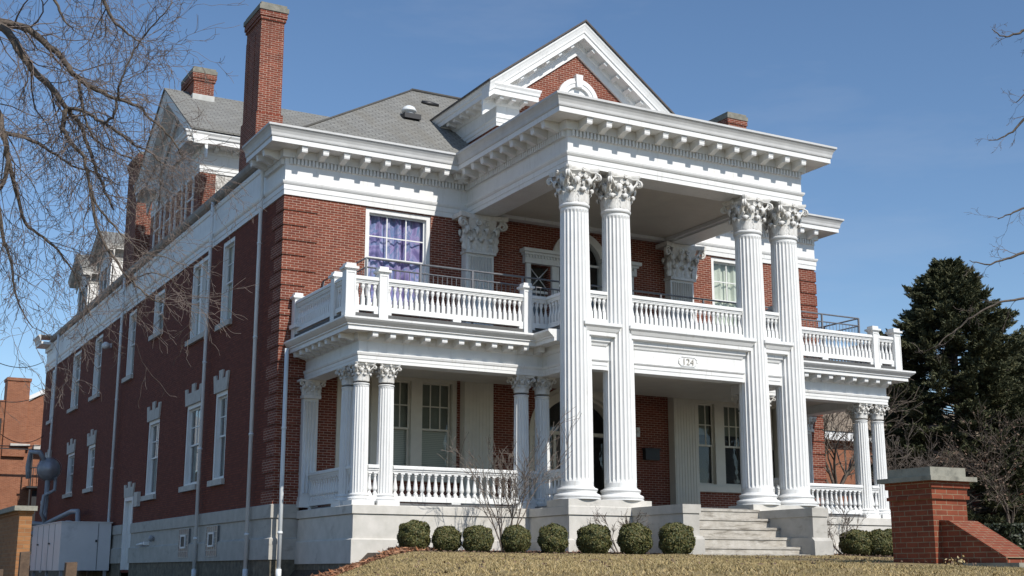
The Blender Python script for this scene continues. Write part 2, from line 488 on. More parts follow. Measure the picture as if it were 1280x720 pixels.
def wall_cells(mb, fr, u0, u1, z0, z1, holes, rev=0.32):
    us = sorted({u0, u1, *[h[0] for h in holes], *[h[1] for h in holes]})
    zs = sorted({z0, z1, *[h[2] for h in holes], *[h[3] for h in holes]})
    for i in range(len(us) - 1):
        for j in range(len(zs) - 1):
            a, b, c, d = us[i], us[i + 1], zs[j], zs[j + 1]
            if any(h[0] <= a and b <= h[1] and h[2] <= c and d <= h[3] for h in holes): continue
            q = [fr(a, 0, c), fr(b, 0, c), fr(b, 0, d), fr(a, 0, d)]
            mb.quad(*(q if fr is fr_front else q[::-1]))
    for (a, b, c, d) in [h[:4] for h in holes]:
        for (p0, p1) in (((a, c), (a, d)), ((b, d), (b, c)), ((a, d), (b, d)), ((b, c), (a, c))):
            q = [fr(p0[0], 0, p0[1]), fr(p1[0], 0, p1[1]), fr(p1[0], -rev, p1[1]), fr(p0[0], -rev, p0[1])]
            mb.quad(*(q if fr is fr_front else q[::-1]))
    return mb

wb = MB()
DOOR = (7.44, 10.88, -0.10, 3.66)
ARCH2 = (8.21, 10.11, 4.3, 8.26)
SL2 = (7.50, 8.10, 4.3, 7.05)
SR2 = (10.22, 10.82, 4.3, 7.05)
wall_cells(wb, fr_front, 0, WX, -0.1, 9.7, [F2L, F2R, F1L, F1R, DOOR, ARCH2, SL2, SR2])
def spandrel(mb, cx, a, b, zs, ztop, n=24):
    pts = [(cx - a * math.cos(math.pi * k / n), zs + b * math.sin(math.pi * k / n)) for k in range(n + 1)]
    for (p, q) in zip(pts[:-1], pts[1:]):
        mb.quad(fr_front(p[0], 0, p[1]), fr_front(q[0], 0, q[1]), fr_front(q[0], 0, ztop), fr_front(p[0], 0, ztop))
spandrel(wb, XC, 1.72, 1.38, 2.24, 3.66)
spandrel(wb, XC, 0.95, 0.95, 7.28, 8.26)
wb.quad((WX, 0, -0.1), (WX, WD, -0.1), (WX, WD, 9.7), (WX, 0, 9.7))
wb.quad((WX, WD, -0.1), (0, WD, -0.1), (0, WD, 9.7), (WX, WD, 9.7))
# quoins: five courses proud, one course back
z = 8.1 - 0.0675; k = 0
while z > 0.3:
    lf, ls = (0.93, 0.60) if k % 2 == 0 else (0.64, 0.90)
    z0 = z - 0.3375
    wb.box(-0.03, lf, -0.03, -0.001, z0, z); wb.box(-0.029, -0.001, -0.0005, ls, z0 + 0.001, z - 0.001)
    wb.box(WX - lf, WX + 0.03, -0.03, -0.001, z0, z); wb.box(WX + 0.001, WX + 0.029, -0.0005, ls, z0 + 0.001, z - 0.001)
    z -= 0.405; k += 1
front_wall = P('brick_wall', wb, 'brick')
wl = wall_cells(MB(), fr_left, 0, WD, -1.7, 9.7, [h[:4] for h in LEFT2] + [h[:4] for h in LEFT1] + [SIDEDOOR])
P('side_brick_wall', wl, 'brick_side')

# rooms behind the openings, dark, one box each floor and side
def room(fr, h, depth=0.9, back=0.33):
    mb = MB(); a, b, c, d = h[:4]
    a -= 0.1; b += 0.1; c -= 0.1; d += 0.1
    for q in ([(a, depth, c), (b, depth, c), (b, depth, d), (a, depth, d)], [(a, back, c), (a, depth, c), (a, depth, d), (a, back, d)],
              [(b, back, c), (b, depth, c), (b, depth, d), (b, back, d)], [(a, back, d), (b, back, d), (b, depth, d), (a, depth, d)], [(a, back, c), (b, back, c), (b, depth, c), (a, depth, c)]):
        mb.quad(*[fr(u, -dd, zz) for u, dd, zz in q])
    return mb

def sash_window(fr, h, upper=(3, 2), sill=True, casing=0.10, units=None, split=0.5, mat='white', curtain=None, lintel=False, lower=(1, 1), sillmat='lintel', mull=0.3, blind_from=0.0, reveal=0.06):
    a, b, c, d = h[:4]
    f = MB()
    for (u0, u1, z0, z1) in ((a, a + casing, c, d), (b - casing, b, c, d), (a + casing, b - casing, d - casing, d), (a + casing, b - casing, c, c + casing * 0.6)):
        fbox(f, fr, u0, u1, -0.20, 0.025 - reveal, z0, z1)
    if units is None: units = [(a + casing, b - casing)]
    for (p, q) in zip(units[:-1], units[1:]):
        fbox(f, fr, p[1], q[0], -0.20, 0.015 - reveal, c + casing * 0.6, d - casing)
    win = P('window', f, mat)
    zl, zh = c + casing * 0.6, d - casing
    for (u0, u1) in units:
        zm = zl + (zh - zl) * split
        for (s0, s1, dd, grid) in ((zm, zh, -0.10 - reveal * 0.5, upper), (zl, zm + 0.045, -0.14 - reveal * 0.5, lower)):
            sm = MB(); t = 0.050
            fbox(sm, fr, u0, u0 + t, dd - 0.035, dd, s0, s1); fbox(sm, fr, u1 - t, u1, dd - 0.035, dd, s0, s1)
            fbox(sm, fr, u0 + t, u1 - t, dd - 0.034, dd - 0.001, s0, s0 + t); fbox(sm, fr, u0 + t, u1 - t, dd - 0.034, dd - 0.001, s1 - t, s1)
            nx, nz = grid
            for i in range(1, nx):
                uu = u0 + (u1 - u0) * i / nx
                fbox(sm, fr, uu - 0.016, uu + 0.016, dd - 0.026, dd - 0.005, s0 + t, s1 - t)
            for j in range(1, nz):
                zz = s0 + (s1 - s0) * j / nz
                fbox(sm, fr, u0 + t, u1 - t, dd - 0.025, dd - 0.006, zz - 0.016, zz + 0.016)
            sash = P('sash', sm, mat, win)
            g = MB(); g.quad(*[fr(u, dd - 0.02, zz) for u, zz in ((u0 + 0.02, s0 + 0.02), (u1 - 0.02, s0 + 0.02), (u1 - 0.02, s1 - 0.02), (u0 + 0.02, s1 - 0.02))])
            P('pane', g, 'glass', win)
        if curtain:
            cu = MB(); n = 28
            for layer in (curtain if isinstance(curtain, list) else [(curtain, 0.0, 1.0)]):
                cu = MB(); z0, z1 = zl + (zh - zl) * layer[1], zl + (zh - zl) * layer[2]
                vs = []; amp = 0.0 if layer[0] in ('blind', 'shade') else 0.045
                for i in range(n + 1):
                    u = u0 + (u1 - u0) * i / n
                    dd = -0.26 + amp * 0.0 + amp * math.sin(i * 1.3) + amp * 0.6 * math.sin(i * 2.9 + u0)
                    vs += [fr(u, dd, z0), fr(u, dd, z1)]
                cu.add(vs, [(2 * i, 2 * i + 2, 2 * i + 3, 2 * i + 1) for i in range(n)])
                P({'blind': 'blind', 'shade': 'blind'}.get(layer[0], 'curtain'), cu, layer[0], win)
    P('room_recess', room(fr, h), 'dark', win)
    if sill:
        sb = MB(); fbox(sb, fr, a - 0.10, b + 0.10, -0.18, 0.10, c - 0.16, c + 0.002)
        P('sill', sb, sillmat, win)
    if lintel:
        lm = MB(); m = (a + b) / 2; w = (b - a) / 2
        poly = [(m - w - 0.02, d - 0.01), (m + w + 0.02, d - 0.01), (m + w + 0.14, d + 0.52), (m + w - 0.12, d + 0.52), (m + w - 0.16, d + 0.36),
                (m + 0.17, d + 0.36), (m + 0.19, d + 0.62), (m - 0.19, d + 0.62), (m - 0.17, d + 0.36), (m - w + 0.16, d + 0.36), (m - w + 0.12, d + 0.52), (m - w - 0.14, d + 0.52)]
        lm.prism(poly, fr, 0.05, -0.10)
        P('keystone_lintel', lm, 'lintel', win)
    return win

sash_window(fr_front, F2L, (3, 2), True, 0.12, None, 0.5, curtain='tie_dye', mat='white')
sash_window(fr_front, F2R, (3, 2), True, 0.12, None, 0.5, curtain='pale_curtain')
sash_window(fr_front, F1L, (3, 2), True, 0.12, [(1.76, 2.60), (2.91, 3.76), (4.09, 4.97)], 0.47, mat='cream', curtain=[('blind', 0.0, 0.50), ('shade', 0.50, 1.0)], sillmat='cream', reveal=0.0)
sash_window(fr_front, F1R, (3, 2), True, 0.12, [(13.16, 13.97), (14.33, 15.16), (15.50, 16.33)], 0.47, mat='cream', curtain=[('shade', 0.62, 1.0)], sillmat='cream', reveal=0.0)
for h in LEFT2:
    us = None if h[4] == 1 else [(h[0] + 0.12, (h[0] + h[1]) / 2 - 0.1), ((h[0] + h[1]) / 2 + 0.1, h[1] - 0.12)]
    sash_window(fr_left, h, (2, 2), True, 0.13, us, 0.5, curtain='pale_curtain' if h[0] < 10 else 'shade', reveal=0.05)
for h in LEFT1:
    sash_window(fr_left, h, (2, 2), True, 0.13, None, 0.5, lintel=True, curtain='shade', reveal=0.05)
# side door
dm = MB(); a, b, c, d = SIDEDOOR
for (u0, u1, z0, z1) in ((a, a + 0.14, c, d), (b - 0.14, b, c, d), (a + 0.14, b - 0.14, d - 0.14, d)):
    fbox(dm, fr_left, u0, u1, -0.2, 0.03, z0, z1)
sd = P('side_door', dm, 'white')
dl = MB(); fbox(dl, fr_left, a + 0.14, b - 0.14, -0.16, -0.10, c, d - 0.14)
for zz in (-1.4, -0.35): fbox(dl, fr_left, a + 0.3, b - 0.3, -0.10, -0.085, zz, zz + 0.85)
P('door_leaf', dl, 'siding', sd)
lm = MB(); m = (a + b) / 2; w = (b - a) / 2
lm.prism([(m - w, d), (m + w, d), (m + w + 0.12, d + 0.46), (m + w - 0.12, d + 0.46), (m + w - 0.16, d + 0.34), (m + 0.17, d + 0.34), (m + 0.19, d + 0.54), (m - 0.19, d + 0.54), (m - 0.17, d + 0.34), (m - w + 0.16, d + 0.34), (m - w + 0.12, d + 0.46), (m - w - 0.12, d + 0.46)], fr_left, 0.05, -0.1)
P('keystone_lintel', lm, 'lintel', sd)

# ---- foundation
fb = MB()
for pth in ([(0, WD), (0, 16.62)], [(0, 15.23), (0, 0), (0.66, 0)]): fb.sweep(pth, [(0, -1.37), (0.09, -1.37), (0.09, -0.86), (0.03, -0.82), (0.03, -0.365), (0.015, -0.36), (0.015, -0.345), (0.07, -0.34), (0.07, -0.02), (0.03, 0.0), (0, 0.0)])
fb.sweep([(WX - 0.66, 0), (WX, 0), (WX, WD)], [(0, -1.5), (0.09, -1.5), (0.09, -0.86), (0.03, -0.82), (0.03, -0.36), (0.07, -0.34), (0.07, -0.02), (0.03, 0.0), (0, 0.0)])
for i in range(22):                                   # upright joints are shallow grooves between blocks
    pass
P('foundation', fb, 'granite_dirty')
rb = MB()
for pth in ([(0.02, WD), (0.02, 16.62)], [(0.02, 15.23), (0.02, -0.0), (0.66, 0)]): rb.sweep(pth, [(0, -2.6), (0.06, -2.6), (0.06, -1.365), (0, -1.365)])
P('rubble_footing', rb, 'rubble')
PB = [(0.64, -0.08), (0.64, -3.78), (5.27, -3.78), (5.27, -5.65), (13.05, -5.65), (13.05, -3.78), (17.68, -3.78), (17.68, -0.08)]
pb = MB(); pb.sweep(PB, [(-0.4, -1.48), (0.05, -1.48), (0.05, -0.95), (0.02, -0.92), (0.0, -0.92), (0.0, -0.385), (-0.03, -0.385), (-0.03, -0.366), (0.035, -0.362), (0.03, -0.175), (0.015, -0.16), (-0.6, -0.16)])
for x0, x1 in ((5.25, 7.60), (10.72, 13.07)):
    pb.box(x0, x1, -5.665, -4.66, -0.1605, 0.0)
porch_base = P('porch_base', pb, 'granite')
pr2 = MB(); pr2.sweep(PB, [(-0.4, -2.3), (0.02, -2.3), (0.02, -1.475), (-0.4, -1.475)])
P('porch_footing', pr2, 'rubble')
pf = MB()
pf.box(0.9, 17.4, -3.55, -0.33, -0.40, -0.09); pf.box(5.5, 12.8, -5.5, -3.551, -0.40, -0.1)
P('porch_floor', pf, plain('grey_floor_paint', (0.13, 0.13, 0.13), (0.10, 0.10, 0.10), 3, 0.6))
st = MB()
for k, (zt, yf) in enumerate(((-0.14, -5.74), (-0.38, -6.12), (-0.61, -6.50), (-0.855, -6.91), (-1.085, -7.31))):
    st.box(7.481, 10.839, yf - 0.025, -5.3 - 0.001 * k, zt - 0.06, zt); st.box(7.482, 10.838, yf, -5.3 - 0.001 * k, zt - 0.26, zt - 0.0605)
st.box(7.483, 10.837, -7.66, -5.4, -1.6, -1.262)
P('steps', st, plain('worn_white_stone', (0.48, 0.45, 0.40), (0.36, 0.33, 0.28), 6, 0.85, 0.012, 30, c3=(0.13, 0.11, 0.085), s3=1.6, p3=(0.50, 0.74), streak=(1.2, 1.5, 7)))
for x0, x1 in ((7.03, 7.48), (10.84, 11.29)):
    cb = MB()
    cb.box(x0, x1, -7.70, -5.66, -0.90, -0.369); cb.box(x0 - 0.03, x1 + 0.03, -7.73, -5.64, -0.3685, -0.17)
    cb.prism([(-7.74, -2.0), (-5.65, -2.0), (-5.65, -0.87), (-7.71, -0.87), (-7.80, -0.95), (-7.82, -2.0)], lambda a, d, b: (d, a, b), x0 - 0.06, x1 + 0.06)
    P('stair_cheek', cb, 'granite_dirty')

# ---- entablatures
CROWN = [(0.604, 9.455), (0.63, 9.47), (0.64, 9.50), (0.645, 9.56), (0.67, 9.63), (0.71, 9.69), (0.745, 9.72), (0.745, 9.775), (0.70, 9.785), (0.60, 9.79)]
MAINC = [(0.02, 8.925), (0.035, 8.94), (0.035, 9.105), (0.13, 9.11), (0.13, 9.20), (0.13, 9.335), (0.585, 9.335), (0.585, 9.325), (0.605, 9.325), (0.605, 9.4545), (0.59, 9.4546), (-0.02, 9.4547)]
ARCHI = [(-0.02, 8.10), (0.04, 8.10), (0.04, 8.235), (0.055, 8.24), (0.055, 8.37), (0.075, 8.39), (0.095, 8.43), (0.105, 8.475), (0.06, 8.485), (0.02, 8.50), (0.02, 8.926)]
ARCHP = [(-0.72, 8.926), (-0.72, 8.19), (0.02, 8.19), (0.02, 8.31), (0.035, 8.315), (0.035, 8.44), (0.06, 8.46), (0.085, 8.50), (0.095, 8.545), (0.05, 8.555), (0.02, 8.57), (0.02, 8.926), (-0.72, 8.926)]
yP, xPL, xPR = -5.53, 5.41, 12.91
e1 = MB()
e1.sweep([(0, WD), (0, 0), (xPL, 0)], ARCHI)
e1.sweep([(0, 34.6), (0, 1.6)], [(0.02, 8.92), (0.02, 9.25), (0.05, 9.27), (0.07, 9.33), (0.07, 9.40), (0.02, 9.42), (0.0, 9.78)]); e1.sweep([(xPR, 0), (WX, 0), (WX, WD)], ARCHI)
e1.sweep([(0, 1.6), (0, 0), (xPL, 0), (xPL, yP), (xPR, yP), (xPR, 0), (WX, 0), (WX, 1.6)], MAINC); e1.sweep([(0, WD), (0, 34.6)], MAINC)
gu = MB(); gu.sweep([(0, 34.62), (0, 1.58)], [(0.022, 9.43), (0.10, 9.45), (0.16, 9.50), (0.19, 9.58), (0.19, 9.69), (0.165, 9.69), (0.15, 9.62), (0.0, 9.70)]); P('side_gutter', gu, plain('rusty_gutter', (0.30, 0.27, 0.235), (0.20, 0.17, 0.14), 2.5, 0.7, c3=(0.42, 0.40, 0.38), s3=1.5))
ent = P('entablature', e1, 'white')
cr = MB(); cr.sweep([(0, 1.6), (0, 0), (xPL, 0), (xPL, yP), (xPR, yP), (xPR, 0), (WX, 0), (WX, 1.6)], CROWN); P('cornice_crown', cr, 'crown', ent)
cr = MB(); cr.sweep([(0, WD), (0, 34.6)], CROWN); P('cornice_crown', cr, 'crown', ent)
e2 = MB(); e2.sweep([(xPL, -0.002), (xPL, yP), (xPR, yP), (xPR, -0.002)], ARCHP)
e2.box(xPL + 0.71, xPR - 0.71, yP + 0.71, -0.05, 8.36, 8.9)
for (x0, x1, y0, y1) in ((xPL + 0.7, xPR - 0.7, -0.32, -0.05), (xPL + 0.7, xPR - 0.7, yP + 0.70, yP + 0.84), (xPL + 0.70, xPL + 0.84, yP + 0.85, -0.33), (xPR - 0.84, xPR - 0.70, yP + 0.85, -0.33)):
    e2.box(x0, x1, y0, y1, 8.25, 8.359)
P('portico_beam', e2, 'white')
pc = MB(); pc.box(xPL + 0.845, xPR - 0.845, yP + 0.845, -0.325, 8.345, 8.3585); P('portico_ceiling', pc, 'ceiling')
# dentils belong to the moulding
dn = MB()
def along(p, q, step, fn, trim=0.05):
    L = math.hypot(q[0] - p[0], q[1] - p[1]); n = max(1, int(round((L - 2 * trim) / step)))
    dx, dy = (q[0] - p[0]) / L, (q[1] - p[1]) / L
    for i in range(n):
        t = trim + (L - 2 * trim) * (i + 0.5) / n
        fn(p[0] + dx * t, p[1] + dy * t, dx, dy)
def dentil(z0, z1, w, o0, o1):
    def g(x, y, dx, dy):
        nx, ny = dy, -dx
        c = [(x - dx * w / 2 + nx * o0, y - dy * w / 2 + ny * o0), (x + dx * w / 2 + nx * o0, y + dy * w / 2 + ny * o0), (x + dx * w / 2 + nx * o1, y + dy * w / 2 + ny * o1), (x - dx * w / 2 + nx * o1, y - dy * w / 2 + ny * o1)]
        dn.add([(p[0], p[1], zz) for zz in (z0, z1) for p in c], [(0, 1, 2, 3), (7, 6, 5, 4), (0, 4, 5, 1), (1, 5, 6, 2), (2, 6, 7, 3), (3, 7, 4, 0)])
    return g
for p, q in (((0, 1.55), (0, 0)), ((0, 0), (xPL, 0)), ((xPL, 0), (xPL, yP)), ((xPL, yP), (xPR, yP)), ((xPR, 0), (WX, 0))):
    dn = MB(); along(p, q, 0.105, dentil(8.95, 9.104, 0.058, 0.03, 0.118)); P('dentil_band', dn, 'white', ent)

# scrolled brackets
def bracket_mesh(w, L, hb, hf):
    """top at z = 0, back at y = 0, reaching out to y = -L."""
    b = MB()
    poly = [(0, 0), (0, -hb), (0.05 * L, -hb * 1.03), (0.25 * L, -hb * 0.95), (0.5 * L, -hf * 1.05), (0.72 * L, -hf * 0.92), (0.86 * L, -hf), (0.97 * L, -hf * 0.97), (L, -hf * 0.75), (L, -hf * 0.45), (1.02 * L, -hf * 0.42), (1.02 * L, 0)]
    b.prism([(-p[0], p[1]) for p in poly], lambda a, d, z: (d, a, z), -w / 2, w / 2)
    b.box(-w / 2 - 0.012, w / 2 + 0.012, -L * 1.05, 0, -hf * 0.22, -0.001)
    return b.mesh('bracket', 'white')
BRM = bracket_mesh(0.16, 0.42, 0.235, 0.175)
NBR = [0]
def brackets(parent, p, q, step, off, z, me, trim=0.3, individual=True):
    rest = []
    def g(x, y, dx, dy):
        nx, ny = dy, -dx
        rot = math.atan2(nx, -ny)
        loc = (x + nx * off, y + ny * off, z)
        if individual:
            link('bracket', me, parent, loc, (0, 0, rot)); NBR[0] += 1
        else: rest.append((loc, rot))
    along(p, q, step, g, trim)
    return rest
brackets(ent, (0, 0), (xPL, 0), 0.575, 0.125, 9.335, BRM, 0.02)
brackets(ent, (xPL, 0), (xPL, yP), 0.575, 0.125, 9.335, BRM, 0.02)
brackets(ent, (xPL, yP), (xPR, yP), 0.575, 0.125, 9.335, BRM, 0.02)
brackets(ent, (xPR, 0), (WX, 0), 0.575, 0.125, 9.335, BRM, 0.02)
brackets(ent, (0, 1.6), (0, 0), 0.575, 0.125, 9.335, BRM, 0.02)
far_br = []
fm = MB()
for (l, r_) in far_br:
    c, s_ = math.cos(r_), math.sin(r_)
    fm.add([(l[0] + v.co.x * c - v.co.y * s_, l[1] + v.co.x * s_ + v.co.y * c, l[2] + v.co.z) for v in BRM.vertices], [tuple(p.vertices) for p in BRM.polygons])

# porch wings
WINGP = [(-0.45, 4.16), (-0.45, 3.17), (0.02, 3.17), (0.02, 3.245), (0.03, 3.25), (0.03, 3.325), (0.05, 3.34), (0.065, 3.385), (0.065, 3.41), (0.02, 3.42), (0.0, 3.43), (0.0, 3.67), (0.03, 3.69), (0.06, 3.73), (0.07, 3.76), (0.07, 3.86), (0.44, 3.86), (0.44, 3.845), (0.46, 3.845), (0.46, 3.945), (0.50, 3.955), (0.50, 3.985), (0.53, 4.0), (0.585, 4.05), (0.62, 4.09), (0.62, 4.135), (0.56, 4.14), (-0.45, 4.16)]
WBR = bracket_mesh(0.14, 0.34, 0.17, 0.135)
for sx in (0, 1):
    pe = MB()
    path = [(0.74, -0.0), (0.74, -3.63), (5.76, -3.63), (5.76, -4.98)]
    if sx: path = [(2 * XC - x, y) for x, y in reversed(path)]
    pe.sweep(path, WINGP)
    o = P('porch_entablature', pe, 'white')
    if sx == 0:
        brackets(o, path[0], path[1], 0.455, 0.065, 3.86, WBR, 0.02); brackets(o, path[1], path[2], 0.455, 0.065, 3.86, WBR, 0.02)
    else:
        brackets(o, (2 * XC - 5.76, -3.63), path[2], 0.455, 0.065, 3.86, WBR, 0.02)
pcg = MB(); pcg.box(1.15, WX - 1.15, -3.25, -0.36, 3.42, 4.15); pcg.box(6.15, WX - 6.15, -4.95, -3.251, 3.42, 4.15)
P('porch_ceiling', pcg, 'ceiling')
pcm = MB()
pcm.box(1.19, WX - 1.19, -0.359, -0.05, 3.52, 4.1)
P('porch_cornice_board', pcm, 'ceiling')
CENP = [(-0.38, 4.33), (-0.38, 3.17), (0.02, 3.17), (0.02, 3.27), (0.035, 3.275), (0.035, 3.36), (0.06, 3.38), (0.075, 3.41), (0.02, 3.425), (0.0, 3.43), (0.0, 3.75), (0.03, 3.77), (0.05, 3.83), (0.09, 3.86), (0.10, 3.94), (0.11, 3.96), (0.20, 3.985), (0.20, 4.07), (0.22, 4.09), (0.26, 4.17), (0.31, 4.22), (0.31, 4.30), (-0.38, 4.33)]
CENX = ((6.12, 6.58), (7.44, 10.80), (11.70, 12.06))
cm = MB()
for a, b in CENX: cm.sweep([(a, -4.95), (a, -5.29), (b, -5.29), (b, -4.95)], CENP)
cm.box(5.8, WX - 5.8, -5.28, -4.96, 3.171, 4.29)
cen = P('centre_entablature', cm, 'white')
# house number plaque 124
pl = MB(); hw, hh, ch = 0.285, 0.115, 0.075
pcx, pcz = 9.075, 3.575
octo = [(pcx - hw + ch, pcz - hh), (pcx + hw - ch, pcz - hh), (pcx + hw, pcz - hh + ch), (pcx + hw, pcz + hh - ch), (pcx + hw - ch, pcz + hh), (pcx - hw + ch, pcz + hh), (pcx - hw, pcz + hh - ch), (pcx - hw, pcz - hh + ch)]
pl.prism(octo, lambda a, d, b: (a, -5.29 - d, b), 0.012, -0.0)
for i in range(8):
    p, q = octo[i], octo[(i + 1) % 8]
    pl.tube([(p[0], -5.305, p[1]), (q[0], -5.305, q[1])], 0.014, 6)
plaque = P('number_plaque', pl, 'white', cen)
for ch_, dx in (('1', -0.125), ('2', 0.0), ('4', 0.128)):
    cu = bpy.data.curves.new('digit', 'FONT'); cu.body = ch_; cu.size = 0.235; cu.extrude = 0.011; cu.align_x = 'CENTER'
    tmp = bpy.data.objects.new('digit_tmp', cu); COL.objects.link(tmp)
    dg = bpy.context.evaluated_depsgraph_get(); me = bpy.data.meshes.new_from_object(tmp.evaluated_get(dg))
    bpy.data.objects.remove(tmp)
    me.materials.clear(); me.materials.append(plain('digit_shading_grey', (0.42, 0.40, 0.36)) if 'digit_shading_grey' not in bpy.data.materials else bpy.data.materials['digit_shading_grey'])  # digits are white like the plaque; the grey paints in their shading
    o = link('digit', me, cen, (pcx + dx, -5.315, pcz - 0.085), (math.pi / 2, 0, 0))

# ---- columns
def shaft_mesh(r0, r1, z0, z1, nf=20, per=7):
    b = MB(); n = nf * per; rings = []
    H = z1 - z0
    zs = [(0, 0), (0.018, 0), (0.03, 1)] + [(t, 1) for t in np.linspace(0.08, 0.92, 12)] + [(0.965, 1), (0.975, 0), (0.985, 0)]
    for (t, fl) in zs:
        r = r0 + (r1 - r0) * (max(0, t - 0.15) / 0.85) ** 1.6
        rings.append((r, z0 + t * H, fl))
    vs = []
    for (r, z, fl) in rings:
        for k in range(n):
            a = 2 * math.pi * k / n; ph = (k % per) / per
            dep = 0.0
            if fl and ph > 0.01:
                dep = math.sin(math.pi * (ph - 0.0)) ** 0.7 * 0.105 * r * 0.9 if 0.10 < ph < 0.90 else 0
            vs.append(((r - dep) * math.cos(a), (r - dep) * math.sin(a), z))
    m = len(rings); fs = []
    for j in range(m - 1):
        for k in range(n):
            k2 = (k + 1) % n
            fs.append((j * n + k, j * n + k2, (j + 1) * n + k2, (j + 1) * n + k))
    b.add(vs, fs)
    a0 = z0 + 0.985 * H
    b.lathe(0, 0, [(r1 * 0.99, a0 - 0.001), (r1 * 1.04, a0), (r1 * 1.10, a0 + 0.007 * H), (r1 * 1.10, a0 + 0.011 * H), (r1 * 1.03, z1)], 40)
    return b
def base_mesh(r, h, R0, sides=40):
    b = MB()
    pr_ = [(R0 * 0.98, 0), (R0, 0.02 * h), (R0, 0.10 * h)]
    for k in range(7):
        a = -math.pi / 2 + math.pi * k / 6; pr_.append((R0 - 0.16 * h + 0.16 * h * math.cos(a), 0.26 * h + 0.16 * h * math.sin(a)))
    pr_ += [(R0 * 0.90, 0.44 * h), (R0 * 0.83, 0.50 * h), (R0 * 0.82, 0.58 * h), (R0 * 0.86, 0.64 * h)]
    Rt = R0 * 0.88
    for k in range(6):
        a = -math.pi / 2 + math.pi * k / 5; pr_.append((Rt - 0.10 * h + 0.10 * h * math.cos(a), 0.76 * h + 0.10 * h * math.sin(a)))
    pr_ += [(r * 1.08, 0.88 * h), (r * 1.08, 0.93 * h), (r * 1.01, h)]
    b.lathe(0, 0, pr_, sides)
    return b
LEAFP = [(0.10, 0.0), (0.12, 0.16), (0.13, 0.34), (0.15, 0.52), (0.19, 0.70), (0.27, 0.85), (0.38, 0.96), (0.50, 1.0), (0.60, 0.95), (0.63, 0.85), (0.58, 0.76)]
LEAFW = [0.72, 1.0, 0.74, 1.08, 0.78, 1.06, 0.76, 0.86, 0.66, 0.50, 0.20]
def acanthus(b, base, out, w, h, thick=0.035, lean=1.0, nu=8):
    base = Vector(base); out = Vector(out).normalized(); up = Vector((0, 0, 1)); side = up.cross(out)
    vs = []; nv = len(LEAFP)
    for layer in (0, 1):
        for j, (o, z) in enumerate(LEAFP):
            for i in range(nu + 1):
                u = -1 + 2 * i / nu
                ww = LEAFW[j] * w / 2 * (1.0 if abs(u) < 0.9 else (0.98 if j % 2 else 0.86))
                oo = o * h * 0.66 * lean - 0.085 * w * u * u + 0.05 * w * (1 - abs(u)) + (0.028 * w if i % 2 else -0.028 * w)
                zz = z * h - 0.10 * h * (u * u) * (1 if j > 4 else 0.2)
                vs.append(base + side * (u * ww) + out * (oo - layer * thick) + up * (zz - layer * thick * (0.6 if j > 5 else 0)))
    fs = []; n1 = nu + 1; off = nv * n1
    for j in range(nv - 1):
        for i in range(nu):
            q = (j * n1 + i, j * n1 + i + 1, (j + 1) * n1 + i + 1, (j + 1) * n1 + i)
            fs.append(q); fs.append(tuple(off + x for x in reversed(q)))
    for j in range(nv - 1):
        for i in (0, nu):
            q = (j * n1 + i, (j + 1) * n1 + i, off + (j + 1) * n1 + i, off + j * n1 + i)
            fs.append(q if i == 0 else q[::-1])
    b.add(vs, fs, True)
def volute(b, p0, p1, dirv, size, r):
    """stalk from p0 swelling to a scroll that hangs at p1 in the vertical plane of dirv."""
    p0 = Vector(p0); p1 = Vector(p1); d = Vector(dirv).normalized(); up = Vector((0, 0, 1))
    pts = [p0, p0.lerp(p1, 0.4) + up * size * 0.25, p0.lerp(p1, 0.75) + up * size * 0.75]
    rad = [r * 0.5, r * 0.8, r]
    c = p1 - d * size * 0.35
    for k in range(17):
        a = math.pi * 0.62 - k * math.pi * 2 * 1.55 / 16
        rr = size * (1 - 0.78 * k / 16)
        pts.append(c + d * (rr * math.cos(a)) + up * (rr * math.sin(a)))
        rad.append(r * (1.0 - 0.35 * k / 16))
    b.tube(pts, rad, 6)
